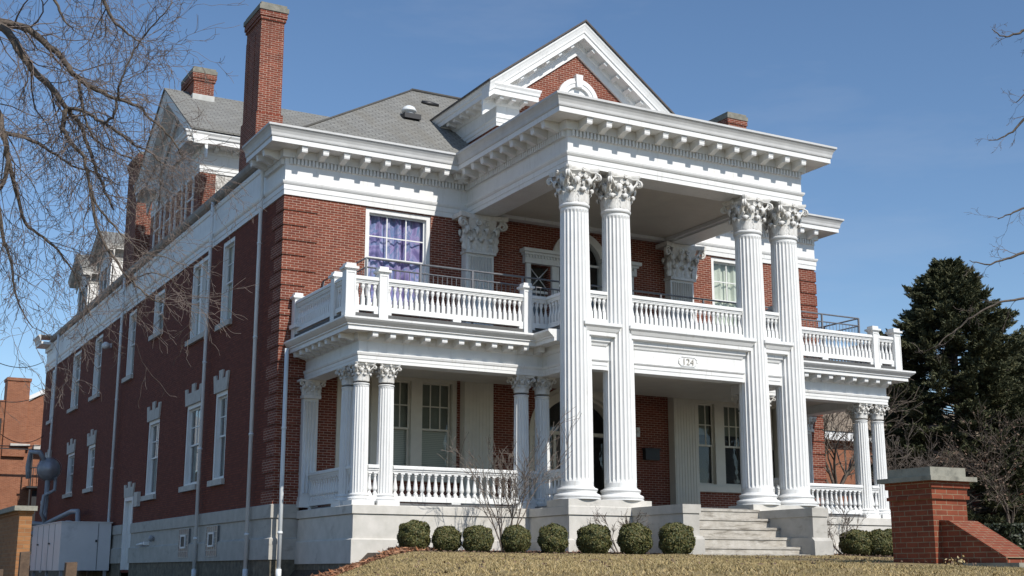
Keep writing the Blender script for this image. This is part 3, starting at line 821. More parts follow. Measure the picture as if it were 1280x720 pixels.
def capital_mesh(r, h, Rc, name='capital'):
    b = MB()
    b.lathe(0, 0, [(r, 0), (r * 0.97, 0.02 * h), (r * 0.86, 0.05 * h), (r * 0.84, 0.3 * h), (r * 0.88, 0.55 * h), (r * 1.04, 0.72 * h), (r * 1.28, 0.83 * h), (r * 1.38, 0.87 * h)], 24)
    th = 0.07 * r
    for k in range(8):
        a = k * math.pi / 4; o = (math.cos(a), math.sin(a), 0)
        acanthus(b, (o[0] * r * 0.96, o[1] * r * 0.96, 0.0), o, r * 0.70, 0.42 * h, th, 1.0)
    for k in range(8):
        a = (k + 0.5) * math.pi / 4; o = (math.cos(a), math.sin(a), 0)
        acanthus(b, (o[0] * r * 0.88, o[1] * r * 0.88, 0.0), o, r * 0.70, 0.70 * h, th, 0.84)
    for k in range(16):                       # calyx leaves under the scrolls
        a = (k + 0.5) * math.pi / 8; o = (math.cos(a), math.sin(a), 0)
        acanthus(b, (o[0] * r * 1.0, o[1] * r * 1.0, 0.50 * h), o, r * 0.36, 0.28 * h, th * 0.8, 1.0, 4)
    for k in range(4):
        a = math.pi / 4 + k * math.pi / 2
        dv = Vector((math.cos(a), math.sin(a), 0)); sd = Vector((-dv.y, dv.x, 0))
        for s_ in (-1, 1):
            st_ = dv * r * 1.02 + sd * (s_ * r * 0.42) + Vector((0, 0, 0.50 * h))
            volute(b, st_, dv * (Rc * 0.93) + sd * (s_ * r * 0.075) + Vector((0, 0, 0.735 * h)), dv + sd * s_ * 0.10, 0.105 * h, 0.034 * h)
        a2 = k * math.pi / 2; dv2 = Vector((math.cos(a2), math.sin(a2), 0)); sd2 = Vector((-dv2.y, dv2.x, 0))
        for s_ in (-1, 1):
            volute(b, dv2 * r * 1.04 + sd2 * (s_ * r * 0.40) + Vector((0, 0, 0.52 * h)), dv2 * (r * 1.24) + sd2 * (s_ * r * 0.16) + Vector((0, 0, 0.76 * h)), sd2 * (-s_) + dv2 * 0.15, 0.085 * h, 0.024 * h)
        c2 = dv2 * (Rc * 0.70) + Vector((0, 0, 0.90 * h))
        for q in range(6):
            aa = q * math.pi / 3
            b.tube([c2, c2 + sd2 * (0.06 * h * math.cos(aa)) + Vector((0, 0, 0.06 * h * math.sin(aa))) + dv2 * 0.03 * h], [0.02 * h, 0.036 * h], 5)
    # abacus with hollow sides
    ring = []
    n = 10
    for k in range(4):
        a = math.pi / 4 + k * math.pi / 2; a2 = a + math.pi / 2
        p = Vector((math.cos(a), math.sin(a), 0)) * Rc; q = Vector((math.cos(a2), math.sin(a2), 0)) * Rc
        e = (q - p).normalized(); inw = Vector((-math.cos((a + a2) / 2), -math.sin((a + a2) / 2), 0))
        p1, q1 = p + e * 0.07 * Rc, q - e * 0.07 * Rc
        for i in range(n + 1):
            t = i / n
            ring.append(p1.lerp(q1, t) + inw * (0.17 * Rc * math.sin(math.pi * t) ** 0.9 if 0 < t < 1 else 0))
    m = len(ring)
    lv = [(0.93, 0.865), (0.95, 0.90), (0.965, 0.915), (0.99, 0.935), (1.0, 0.965), (1.0, 1.0)]
    vs = [(p.x * s_, p.y * s_, z * h) for s_, z in lv for p in ring]
    fs = [(j * m + i, j * m + (i + 1) % m, (j + 1) * m + (i + 1) % m, (j + 1) * m + i) for j in range(len(lv) - 1) for i in range(m)]
    fs += [tuple(reversed(range(m))), tuple((len(lv) - 1) * m + i for i in range(m))]
    b.add(vs, fs)
    return b.mesh(name, 'capital', uv=False)
BIG = (shaft_mesh(0.395, 0.352, 0.30, 7.29, 24, 8).mesh('column', 'white', False), base_mesh(0.395, 0.32, 0.565).mesh('base', 'white', False), capital_mesh(0.352, 0.90, 0.69))
SML = (shaft_mesh(0.198, 0.180, 0.05, 2.74, 18, 6).mesh('column', 'white', False), base_mesh(0.198, 0.17, 0.275, 28).mesh('base', 'white', False), capital_mesh(0.180, 0.43, 0.375))
def column(kind, x, y, z, basez, capz, square=None):
    c = link('column', kind[0], mansion, (x, y, z))
    link('base', kind[1], c, (x, y, basez)); link('capital', kind[2], c, (x, y, capz))
    if square:
        q = MB(); w = square; q.box(-w, w, -w, w, -0.11, 0); link('plinth', q.mesh('plinth', 'white'), c, (x, y, basez))
    return c
for x in (5.79, 7.03, 11.29, 12.53):
    column(BIG, x, -5.18, 0.0, 0.0, 7.29)
wing_cols = [(0.93, -3.38), (1.57, -3.38), (5.27, -3.38), (5.88, -3.38), (0.93, -2.62)]
for x, y in wing_cols: column(SML, x, y, -0.05, -0.05, 2.74, 0.28)
for x, y in wing_cols: column(SML, 2 * XC - x, y, -0.05, -0.05, 2.74, 0.28)

# pilasters
def pilaster(cx, y0, w, dep, z0, zc, z1, flutes, mat='white', fr=fr_front):
    b = MB()
    b.box(cx - w / 2, cx + w / 2, y0 - dep, y0 - 0.001, z0, zc)
    if flutes:
        n = flutes; g = w * 0.88 / n
        for i in range(n):
            x = cx - w * 0.44 + (i + 0.5) * g
            vs = []
            for k in range(6):
                a = math.pi * k / 5
                vs.append((x - g * 0.34 * math.cos(a), y0 - dep - 0.045 * math.sin(a)))
            m = len(vs)
            b.add([(p[0], p[1], zz) for zz in (z0 + 0.35, zc - 0.12) for p in vs], [(i_, i_ + 1, m + i_ + 1, m + i_) for i_ in range(m - 1)] + [tuple(range(m)), tuple(reversed(range(m, 2 * m)))], True)
    b.box(cx - w / 2 - 0.05, cx + w / 2 + 0.05, y0 - dep - 0.05, y0 - 0.002, z0 - 0.001, z0 + 0.16)
    b.box(cx - w / 2 - 0.03, cx + w / 2 + 0.03, y0 - dep - 0.03, y0 - 0.0015, z0 + 0.161, z0 + 0.26)
    o = P('pilaster', b, mat)
    h = z1 - zc
    c = MB(); yf = y0 - dep
    c.prism([(0, 0), (0, 0.87 * h), (0.22 * w, 0.87 * h), (0.06 * w, 0.55 * h), (0.0, 0.3 * h)], lambda a, d, bb: (d, yf - a, zc + bb), cx - w / 2, cx + w / 2)
    c.box(cx - w / 2, cx + w / 2, yf, y0 - 0.001, zc, zc + 0.87 * h); c.box(cx - w / 2 - 0.04, cx + w / 2 + 0.04, yf - 0.09, y0 - 0.002, zc - 0.05, zc + 0.03)
    th = 0.03 * w
    for i in range(3): acanthus(c, (cx + (i - 1) * w * 0.36, yf, zc + 0.01), (0, -1, 0), w * 0.30, 0.38 * h, th, 0.8)
    for i in range(4): acanthus(c, (cx + (i - 1.5) * w * 0.36, yf, zc + 0.05 * h), (0, -1, 0), w * 0.28, 0.62 * h, th, 0.75)
    for s_ in (-1, 1):
        acanthus(c, (cx + s_ * w / 2, y0 - dep * 0.55, zc + 0.01), (s_, 0, 0), min(w * 0.36, dep * 1.0), 0.36 * h, th, 0.7)
        acanthus(c, (cx + s_ * w * 0.47, y0 - dep * 0.95, zc + 0.04 * h), (s_, -0.8, 0), w * 0.30, 0.58 * h, th, 0.7)
        acanthus(c, (cx + s_ * w * 0.49, y0 - dep * 0.35, zc + 0.04 * h), (s_, 0, 0), dep * 0.6, 0.58 * h, th, 0.6)
        for q in (0.0, 0.06):
            volute(c, (cx + s_ * w * 0.25, yf - 0.05 * w, zc + 0.50 * h), (cx + s_ * w * 0.78, yf - 0.22 * w + q * w, zc + 0.74 * h), (s_, -0.35, 0), 0.13 * h, 0.035 * h)
        volute(c, (cx + s_ * w * 0.30, yf - 0.05 * w, zc + 0.52 * h), (cx + s_ * w * 0.12, yf - 0.20 * w, zc + 0.77 * h), (-s_, 0, 0), 0.09 * h, 0.025 * h)
    c.prism([(cx - w * 0.86, yf - w * 0.34), (cx - w * 0.45, yf - w * 0.20), (cx, yf - w * 0.16), (cx + w * 0.45, yf - w * 0.20), (cx + w * 0.86, yf - w * 0.34), (cx + w * 0.86, y0 - 0.001), (cx - w * 0.86, y0 - 0.001)], lambda a, d, bb: (a, bb, d), zc + 0.875 * h, z1 - 0.002)
    cc = P('capital', c, 'capital', o, False)
    return o
for x in (5.675, 2 * XC - 5.675 + 0.03):
    pilaster(x, 0, 0.87, 0.30, 4.23, 7.12, 8.185, 9)
    lp_ = MB(); lp_.box(x - 0.44, x + 0.44, -0.30, -0.001, -0.08, 3.52); lp_.box(x - 0.48, x + 0.48, -0.34, -0.0015, -0.08, 0.14)
    for i in range(8): lp_.box(x - 0.40 + i * 0.1026, x - 0.345 + i * 0.1026, -0.312, -0.3001, 0.3, 3.4)
    P('pilaster', lp_, 'cream')
for x in (0.85, 2 * XC - 0.85): pilaster(x, 0, 0.40, 0.20, -0.08, 2.74, 3.17, 4)
# ---- front door and the arched opening above it
def arch_frame(mb, cx, a, b, a2, b2, zs, z0, d0, d1, n=28):
    """ring between ellipse (a, b) and (a2, b2) springing at zs, with legs to z0."""
    inn = [(cx - a * math.cos(math.pi * k / n), zs + b * math.sin(math.pi * k / n)) for k in range(n + 1)]
    out = [(cx - a2 * math.cos(math.pi * k / n), zs + b2 * math.sin(math.pi * k / n)) for k in range(n + 1)]
    inn = [(cx - a, z0)] + inn + [(cx + a, z0)]; out = [(cx - a2, z0)] + out + [(cx + a2, z0)]
    for k in range(len(inn) - 1):
        p, q, r_, s_ = inn[k], inn[k + 1], out[k + 1], out[k]
        mb.prism([p, q, r_, s_], fr_front, d0, d1)
d = MB(); arch_frame(d, XC, 1.36, 1.10, 1.74, 1.40, 2.24, -0.09, -0.16, 0.03); arch_frame(d, XC, 1.50, 1.22, 1.60, 1.29, 2.24, -0.09, 0.031, 0.055)
arch_frame(d, XC, 1.28, 1.03, 1.36, 1.10, 2.24, -0.09, -0.55, -0.161)
for s_ in (-1, 1): d.box(XC + s_ * 1.30, XC + s_ * 1.78, -0.08, -0.056, 2.08, 2.24)
door = P('front_door', d, 'cream')
dd = MB(); dd.box(XC - 0.55, XC + 0.55, 0.50, 0.55, -0.08, 2.2); P('door_leaf', dd, plain('dark_door_wood', (0.06, 0.035, 0.02), (0.035, 0.02, 0.012), 5, 0.4), door)
dg_ = MB()
for x0, x1, z0, z1 in ((-1.27, -0.72, -0.08, 2.22), (0.72, 1.27, -0.08, 2.22), (-0.4, 0.4, 0.9, 2.05)):
    dg_.quad((XC + x0, 0.49, z0), (XC + x1, 0.49, z0), (XC + x1, 0.49, z1), (XC + x0, 0.49, z1))
pts = [(XC - 1.27 * math.cos(math.pi * k / 20), 0.49, 2.3 + 1.0 * math.sin(math.pi * k / 20)) for k in range(21)]
dg_.quad(*pts); P('pane', dg_, 'glass', door)
df = MB()
for x in (-0.68, 0.59): df.box(XC + x, XC + x + 0.09, 0.44, 0.56, -0.08, 2.28)
df.box(XC - 1.3, XC + 1.3, 0.435, 0.565, 2.21, 2.31)
P('door_frame', df, 'cream', door)
bk = MB(); bk.box(XC - 1.9, XC + 1.9, 1.5, 1.55, -0.1, 3.7); bk.box(XC - 1.9, XC + 1.9, 0.56, 1.55, 3.7, 3.75); bk.box(XC - 1.95, XC - 1.9, 0.33, 1.55, -0.1, 3.75); bk.box(XC + 1.9, XC + 1.95, 0.33, 1.55, -0.1, 3.75)
P('hall_recess', bk, 'dark', door)
a2 = MB(); arch_frame(a2, XC, 0.74, 0.72, 0.97, 0.96, 7.28, 4.3, -0.2, 0.05)
for s_ in (-1, 1):
    x0 = XC + s_ * 1.36
    a2.box(x0 - 0.58, x0 + 0.58, -0.16, -0.001, 7.06, 7.30); a2.box(x0 - 0.62, x0 + 0.62, -0.22, -0.001, 7.301, 7.37); a2.box(x0 - 0.68, x0 + 0.68, -0.30, -0.001, 7.371, 7.47)
    for i in range(11): a2.box(x0 - 0.55 + i * 0.1, x0 - 0.50 + i * 0.1, -0.20, -0.16, 7.22, 7.30)
    for xx in (x0 - 0.50, x0 + 0.36): a2.box(xx, xx + 0.14, -0.10, 0.15, 4.3, 7.06)
bd = P('balcony_door', a2, 'white')
g = MB(); g.quad((XC - 0.74, 0.12, 4.3), (XC + 0.74, 0.12, 4.3), (XC + 0.74, 0.12, 7.28), *[(XC + 0.74 * math.cos(math.pi * k / 12), 0.12, 7.28 + 0.72 * math.sin(math.pi * k / 12)) for k in range(1, 12)], (XC - 0.74, 0.12, 7.28))
for s_ in (-1, 1):
    x0 = XC + s_ * 1.36; g.quad((x0 - 0.36, 0.12, 4.3), (x0 + 0.36, 0.12, 4.3), (x0 + 0.36, 0.12, 7.06), (x0 - 0.36, 0.12, 7.06))
P('pane', g, 'glass', bd)
g = MB()
for s_ in (-1, 1):
    x0 = XC + s_ * 1.36
    for p, q in (((-.36, 6.3), (.36, 7.06)), ((-.36, 7.06), (.36, 6.3))): g.tube([(x0 + p[0], 0.08, p[1]), (x0 + q[0], 0.08, q[1])], 0.018, 4)
    g.box(x0 - 0.36, x0 + 0.36, 0.06, 0.10, 6.24, 6.31)
g.box(XC - 0.03, XC + 0.03, 0.06, 0.10, 4.3, 7.9); g.box(XC - 0.72, XC + 0.72, 0.061, 0.099, 7.22, 7.29)
P('glazing_bar', g, 'white', bd)
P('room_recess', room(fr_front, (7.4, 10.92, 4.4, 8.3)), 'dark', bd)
# letter box and light by the door
m = MB(); m.box(11.28, 11.78, -0.16, -0.002, 1.56, 1.86); m.box(11.25, 11.81, -0.19, -0.001, 1.861, 1.90)
P('letter_box', m, 'black')
m = MB(); m.box(11.02, 11.13, -0.10, -0.002, 2.22, 2.50); m.tube([(11.07, -0.10, 2.36), (11.07, -0.16, 2.36)], [0.05, 0.03], 8)
P('wall_lamp', m, 'white')

# ---- balustrades
def baluster_upper(h):
    b = MB(); w = 0.05
    w = 0.044; b.box(-w, w, -w, w, 0, 0.36 * h); b.lathe(0, 0, [(0.044, 0.36 * h), (0.049, 0.40 * h), (0.044, 0.45 * h), (0.034, 0.52 * h), (0.026, 0.60 * h), (0.021, 0.68 * h), (0.022, 0.71 * h), (0.032, 0.735 * h), (0.028, 0.755 * h), (0.040, 0.80 * h), (0.050, 0.86 * h), (0.046, 0.92 * h), (0.030, 0.95 * h)], 10)
    b.box(-0.04, 0.04, -0.04, 0.04, 0.95 * h, h)
    return b.mesh('baluster', 'white', False)
def baluster_lower(h):
    b = MB(); w = 0.052
    b.box(-w, w, -w, w, 0, 0.09 * h); b.lathe(0, 0, [(0.05, 0.09 * h), (0.052, 0.13 * h), (0.034, 0.17 * h), (0.030, 0.20 * h), (0.058, 0.27 * h), (0.060, 0.33 * h), (0.048, 0.46 * h), (0.034, 0.64 * h), (0.027, 0.78 * h), (0.032, 0.82 * h), (0.042, 0.84 * h), (0.036, 0.87 * h), (0.046, 0.92 * h)], 10)
    b.box(-w, w, -w, w, 0.92 * h, h)
    return b.mesh('baluster', 'white', False)
BU, BL = baluster_upper(0.545), baluster_lower(0.56)
rest_bal = MB(); NB = [0]
def put_baluster(o, me, x, y, z, rot, many):
    if many:
        NB[0] += 1; link('baluster', me, o, (x, y, z), (0, 0, rot))
    else:
        c, s_ = math.cos(rot), math.sin(rot)
        rest_bal.add([(x + v.co.x * c - v.co.y * s_, y + v.co.x * s_ + v.co.y * c, z + v.co.z) for v in me.vertices], [tuple(p.vertices) for p in me.polygons])
def rail_box(mb, p, q, w, z0, z1):
    dx, dy = q[0] - p[0], q[1] - p[1]; L = math.hypot(dx, dy); nx, ny = -dy / L * w / 2, dx / L * w / 2
    c = [(p[0] - nx, p[1] - ny), (q[0] - nx, q[1] - ny), (q[0] + nx, q[1] + ny), (p[0] + nx, p[1] + ny)]
    mb.add([(a, b, z) for z in (z0, z1) for a, b in c], [(3, 2, 1, 0), (4, 5, 6, 7), (0, 1, 5, 4), (1, 2, 6, 5), (2, 3, 7, 6), (3, 0, 4, 7)])
def balustrade(p, q, zb, upper=True, many=True, end0=0.0, end1=0.0):
    dx, dy = q[0] - p[0], q[1] - p[1]; L = math.hypot(dx, dy); ux, uy = dx / L, dy / L
    P0 = (p[0] + ux * end0, p[1] + uy * end0); P1 = (q[0] - ux * end1, q[1] - uy * end1); L = L - end0 - end1
    b = MB(); hr = MB()
    if upper:
        rail_box(b, P0, P1, 0.15, zb - 0.0, zb + 0.105); rail_box(b, P0, P1, 0.12, zb + 0.1051, zb + 0.125)
        rail_box(hr, P0, P1, 0.11, zb + 0.665, zb + 0.70); rail_box(hr, P0, P1, 0.135, zb + 0.7001, zb + 0.745); rail_box(hr, P0, P1, 0.20, zb + 0.7451, zb + 0.80); rail_box(hr, P0, P1, 0.16, zb + 0.8001, zb + 0.83)
        k = max(1, int(round(L / 1.75)))
        for i in range(k + 1):                       # feet under the bottom rail
            t0 = L * i / k - 0.11; t1 = t0 + 0.22
            t0, t1 = max(t0, 0), min(t1, L)
            if t1 - t0 > 0.02: rail_box(b, (P0[0] + ux * t0, P0[1] + uy * t0), (P0[0] + ux * t1, P0[1] + uy * t1), 0.14, zb - 0.065, zb - 0.0001)
        step, me, z0 = 0.143, BU, zb + 0.122
    else:
        rail_box(b, P0, P1, 0.15, zb - 0.0, zb + 0.10); rail_box(b, P0, P1, 0.11, zb + 0.1001, zb + 0.125)
        rail_box(hr, P0, P1, 0.11, zb + 0.67, zb + 0.71); rail_box(hr, P0, P1, 0.15, zb + 0.7101, zb + 0.76); rail_box(hr, P0, P1, 0.21, zb + 0.7601, zb + 0.815); rail_box(hr, P0, P1, 0.17, zb + 0.8151, zb + 0.84)
        k = max(1, int(round(L / 1.8)))
        for i in range(k + 1):
            t0 = L * i / k - 0.12; t1 = t0 + 0.24
            t0, t1 = max(t0, 0), min(t1, L)
            if t1 - t0 > 0.02: rail_box(b, (P0[0] + ux * t0, P0[1] + uy * t0), (P0[0] + ux * t1, P0[1] + uy * t1), 0.14, zb - 0.11, zb - 0.0001)
        step, me, z0 = 0.178, BL, zb + 0.12
    o = P('balustrade', b, 'white'); P('handrail', hr, 'white', o)
    n = max(1, int(round(L / step)))
    for i in range(n):
        t = L * (i + 0.5) / n
        put_baluster(o, me, P0[0] + ux * t, P0[1] + uy * t, z0, math.atan2(uy, ux), many)
    return o
def newel(x, y, z0, z1, w=0.125):
    b = MB()
    b.box(x - w, x + w, y - w, y + w, z0, z1 - 0.16)
    b.box(x - w - 0.025, x + w + 0.025, y - w - 0.025, y + w + 0.025, z1 - 0.1599, z1 - 0.135)
    b.box(x - w - 0.055, x + w + 0.055, y - w - 0.055, y + w + 0.055, z1 - 0.1349, z1 - 0.08)
    b.box(x - w, x + w, y - w, y + w, z1 - 0.0799, z1)
    for s_ in (-1, 1):                             # raised edge of the sunk panel
        b.box(x + s_ * (w - 0.03) - 0.03 * (s_ > 0) * 0, x + s_ * w, y - w - 0.012, y - w - 0.0001, z0 + 0.06, z1 - 0.23)
    b.box(x - w, x + w, y - w - 0.0121, y - w - 0.0002, z1 - 0.2299, z1 - 0.19)
    P('balustrade_post', b, 'white')
ZW = 4.37
for sx in (0, 1):
    fx = (lambda x: 2 * XC - x) if sx else (lambda x: x)
    f2 = lambda x, y: (fx(x), y)
    newel(fx(0.40), -3.75, 4.16, 5.47); newel(fx(1.25), -3.75, 4.16, 5.47, 0.115); newel(fx(5.20), -3.75, 4.16, 5.50, 0.115)
    newel(fx(0.40), -2.95, 4.16, 5.42, 0.11); newel(fx(0.40), -0.16, 4.16, 5.42, 0.11)
    m_ = (sx == 0)
    balustrade(f2(0.40, -3.75), f2(1.25, -3.75), ZW, True, m_, 0.126, 0.116)
    balustrade(f2(1.25, -3.75), f2(5.20, -3.75), ZW, True, m_, 0.116, 0.116)
    balustrade(f2(5.20, -3.75), f2(5.92, -3.75), ZW, True, m_, 0.116, 0.07)
    balustrade(f2(5.84, -3.75), f2(5.84, -4.80), ZW, True, False, 0.08, 0.05)
    balustrade(f2(0.40, -2.95), f2(0.40, -3.75), ZW, True, False, 0.111, 0.126)
    balustrade(f2(0.40, -0.16), f2(0.40, -2.95), ZW, True, False, 0.111, 0.111)
    newel(fx(5.86), -4.75, 4.30, 5.45, 0.11)
    # porch level
    balustrade(f2(1.57, -3.40), f2(5.27, -3.40), -0.05, False, m_, 0.18, 0.18)
    balustrade(f2(0.93, -3.40), f2(1.57, -3.40), -0.05, False, False, 0.18, 0.18)
    balustrade(f2(5.27, -3.40), f2(5.88, -3.40), -0.05, False, False, 0.18, 0.18)
    balustrade(f2(5.86, -3.40), f2(5.80, -5.0), -0.05, False, False, 0.2, 0.25)
    balustrade(f2(0.92, -0.21), f2(0.92, -2.62), -0.05, False, False, 0.0, 0.18)
    balustrade(f2(0.92, -2.62), f2(0.92, -3.40), -0.05, False, False, 0.18, 0.18)
for a, b in ((5.79, 7.03), (7.03, 11.29), (11.29, 12.53)):
    balustrade((a, -5.20), (b, -5.20), 4.32, True, True if b - a > 3 else False, 0.36, 0.36)
o = tag(P('baluster', rest_bal, 'white'), kind='stuff')
# balcony iron railing
ir = MB(); yR, zT, zM, zB = -3.0, 5.86, 5.63, 4.55
xa, xb = 1.13, 17.25
for zz, r in ((zT, 0.024), (zM, 0.020), (zB, 0.016)):
    ir.tube([(xa, -0.05, zz), (xa, yR, zz)], r, 6); ir.tube([(xa, yR, zz), (xb, yR, zz)], r, 6); ir.tube([(xb, yR, zz), (xb, -0.05, zz)], r, 6)
x = xa
while x <= xb + 0.01:
    ir.box(x - 0.022, x + 0.022, yR - 0.022, yR + 0.022, 4.2, zT); x += (xb - xa) / 11
x = xa + 0.13
while x < xb:
    ir.tube([(x, yR, zB), (x, yR, zM)], 0.010, 4, cap=False); x += 0.13
for xs in (xa, xb):
    for yy in (-0.05, -1.5): ir.box(xs - 0.022, xs + 0.022, yy - 0.022, yy + 0.022, 4.2, zT)
    yy = -0.2
    while yy > yR: ir.tube([(xs, yy, zB), (xs, yy, zM)], 0.010, 4, cap=False); yy -= 0.13
P('iron_railing', ir, 'iron')
bm_ = MB()
for sx in (0, 1):                                   # low kerb under the balustrade
    f = (lambda x: 2 * XC - x) if sx else (lambda x: x)
    for x0, x1, y0, y1 in ((0.30, 5.95, -3.84, -3.66), (0.31, 0.49, -3.659, -0.1), (5.77, 5.949, -4.9, -3.841)): bm_.box(f(x0), f(x1), y0, y1, 4.16, 4.305)
bm_.box(0.3, WX - 0.3, -3.6, -0.05, 4.17, 4.22); bm_.box(5.9, WX - 5.9, -5.2, -3.601, 4.2, 4.25)
P('balcony_deck', bm_, plain('dark_deck_roofing', (0.10, 0.10, 0.098), (0.07, 0.07, 0.068), 3, 0.8))

# ---- roofs
SL = 0.708
rf = MB()
z0r = 9.79; ins = 6.58; zt = z0r + SL * ins
E = [(0, 0), (WX, 0), (WX, WD), (0, WD)]; T = [(ins, ins), (WX - ins, ins), (WX - ins, WD - ins), (ins, WD - ins)]
for i in range(4):
    j = (i + 1) % 4
    rf.quad((*E[i], z0r), (*E[j], z0r), (*T[j], zt), (*T[i], zt))
rf.quad(*[(*p, zt) for p in T])
roof = P('roof', rf, 'shingle')
cp = MB()
for i in range(4):
    p, q = Vector((*E[i], z0r + 0.02)), Vector((*T[i], zt + 0.02))
    cp.tube([p, q], 0.035, 4)
cp.tube([(*T[0], zt + 0.03), (*T[1], zt + 0.03)], 0.06, 6); cp.tube([(*T[0], zt + 0.03), (*T[3], zt + 0.03)], 0.05, 6)
P('ridge_cap', cp, plain('dark_ridge_shingle', (0.10, 0.095, 0.085), (0.07, 0.065, 0.06), 5, 0.9), roof)
gt = MB()                                          # gutter shelf behind the cornice, and portico deck
gt.quad((-0.70, -0.70, 9.782), (xPL, -0.70, 9.782), (xPL, 0.3, 9.795), (0.3, 0.3, 9.795), (0.3, 1.6, 9.795), (-0.70, 1.6, 9.782))
gt.quad((-0.70, 34.6, 9.782), (0.2, 34.6, 9.795), (0.2, WD, 9.795), (-0.70, WD, 9.782))
gt.quad((xPL - 0.68, 0.2, 9.80), (xPL - 0.68, yP - 0.68, 9.784), (xPR + 0.68, yP - 0.68, 9.784), (xPR + 0.68, 0.2, 9.80))
gt.quad((xPR, -0.70, 9.782), (WX + 0.7, -0.70, 9.782), (WX + 0.7, 1.6, 9.782), (WX - 0.3, 1.6, 9.795), (WX - 0.3, 0.3, 9.795), (xPR, 0.3, 9.795))
P('gutter_lining', gt, 'gutter')
v = MB()                                           # roof vents
v.lathe(5.08, 3.45, [(0.16, -0.15), (0.16, 0.02), (0.23, 0.03), (0.24, 0.07), (0.19, 0.16), (0.09, 0.22), (0.01, 0.24)], 14, z0=12.38)
vent = P('roof_vent', v, 'pipe'); vb = MB(); vb.box(4.80, 5.36, 3.12, 3.62, 12.10, 12.26); P('vent_flashing', vb, 'black', vent)
v = MB(); v.tube([(6.35, 5.28, 13.58), (6.6, 5.24, 13.54), (6.95, 5.24, 13.54)], [0.05, 0.10, 0.06], 6); P('roof_vent', v, 'black')

# generic pedimented block on a wall: mapf(u, d, z)
def rake(mb, mapf, uL, zL, uP, zP, prof, flip=False, ext=0.0):
    n = len(prof)
    vs = [mapf(uL, o, zL + h) for o, h in prof] + [mapf(uP, o, zP + h) for o, h in prof]
    fs = [(i, i + n, i + 1 + n, i + 1) for i in range(n - 1)] + [tuple(reversed(range(n))), tuple(range(n, 2 * n))]
    if flip: fs = [tuple(reversed(f)) for f in fs]
    mb.add(vs, fs)
RAKE = [(0.0, -0.90), (0.06, -0.90), (0.06, -0.62), (0.09, -0.58), (0.10, -0.46), (0.44, -0.46), (0.44, -0.475), (0.46, -0.475), (0.46, -0.335), (0.49, -0.31), (0.495, -0.24), (0.525, -0.12), (0.55, -0.06), (0.55, 0.0), (0.0, 0.0)]
# portico attic gable
gw = MB(); uL, uR = 6.39, 2 * XC - 6.39
gw.prism([(uL, 9.6), (uR, 9.6), (uR, 11.95), (XC, 14.1), (uL, 11.95)], lambda a, d, b: (a, 0.06 + d, b), 0, 6.5)
gab = P('attic_gable', gw, 'brick')
gc = MB(); zE, zPk, uE = 12.26, 14.76, 5.88
for s_ in (1, -1):
    mapf = (lambda u, d, z: (u, 0.05 - d, z)) if s_ > 0 else (lambda u, d, z: (2 * XC - u, 0.05 - d, z))
    rake(gc, mapf, uE, zE, XC, zPk, RAKE, s_ < 0)
HOR = [(0.02, 11.12), (0.04, 11.12), (0.04, 11.22), (0.06, 11.23), (0.06, 11.33), (0.09, 11.37), (0.03, 11.40), (0.03, 11.74), (0.07, 11.76), (0.09, 11.80), (0.10, 11.92), (0.43, 11.92), (0.43, 11.91), (0.45, 11.91), (0.45, 12.05), (0.48, 12.08), (0.49, 12.15), (0.52, 12.22), (0.52, 12.265), (0.0, 12.28)]
gc.sweep([(uL, 5.0), (uL, 0.05), (7.10, 0.05), (7.10, 0.30)], HOR)
gc.sweep([(2 * XC - 7.10, 0.30), (2 * XC - 7.10, 0.05), (uR, 0.05), (uR, 5.0)], HOR)
gcn = P('gable_cornice', gc, 'white', gab)
GB = bracket_mesh(0.13, 0.30, 0.12, 0.09)
sl = math.atan2(zPk - zE, XC - uE)
for s_ in (1, -1):
    for i in range(6):
        u = 6.55 + i * 0.44
        zz = zE + (u - uE) * math.tan(sl) - 0.46
        link('bracket', GB, gcn, (XC + s_ * (u - XC), -0.05, zz), (0, -sl * s_, 0)); NBR[0] += 1
brackets(gcn, (uL, 3.3), (uL, 0.05), 0.46, 0.09, 11.92, GB, 0.05); brackets(gcn, (uL, 0.05), (7.10, 0.05), 0.46, 0.09, 11.92, GB, -0.25)
gr = MB()
for s_ in (1, -1):
    m_ = lambda u: XC + s_ * (u - XC)
    q = [(m_(uE - 0.05), -0.55, zE - 0.02), (m_(XC), -0.55, zPk + 0.02), (m_(XC), 7.6, zPk + 0.02), (m_(uE - 0.05), 7.6, zE - 0.02)]
    q2 = [(x, y, z + 0.06) for x, y, z in q]
    gr.add(q + q2, [(0, 1, 2, 3), (7, 6, 5, 4), (0, 4, 5, 1), (1, 5, 6, 2), (2, 6, 7, 3), (3, 7, 4, 0)])
P('gable_roof', gr, plain('dark_roof_edge', (0.12, 0.10, 0.09), (0.075, 0.065, 0.06), 5, 0.9), gab)
ga = MB(); arch_frame(ga, XC, 0.44, 0.44, 0.72, 0.72, 12.36, 11.3, -0.05, 0.06); arch_frame(ga, XC, 0.56, 0.56, 0.62, 0.62, 12.36, 11.3, 0.061, 0.08)
ga.prism([(XC - 0.09, 12.78), (XC + 0.09, 12.78), (XC + 0.125, 13.18), (XC - 0.125, 13.18)], fr_front, -0.02, 0.14)
gaw = P('arched_window', ga, 'white', gab)
ga = MB(); ga.prism([(XC - 0.44, 11.3), (XC + 0.44, 11.3)] + [(XC + 0.44 * math.cos(math.pi * k / 14), 12.36 + 0.44 * math.sin(math.pi * k / 14)) for k in range(15)], fr_front, -0.06, -0.02)
P('arched_panel', ga, 'white', gab)

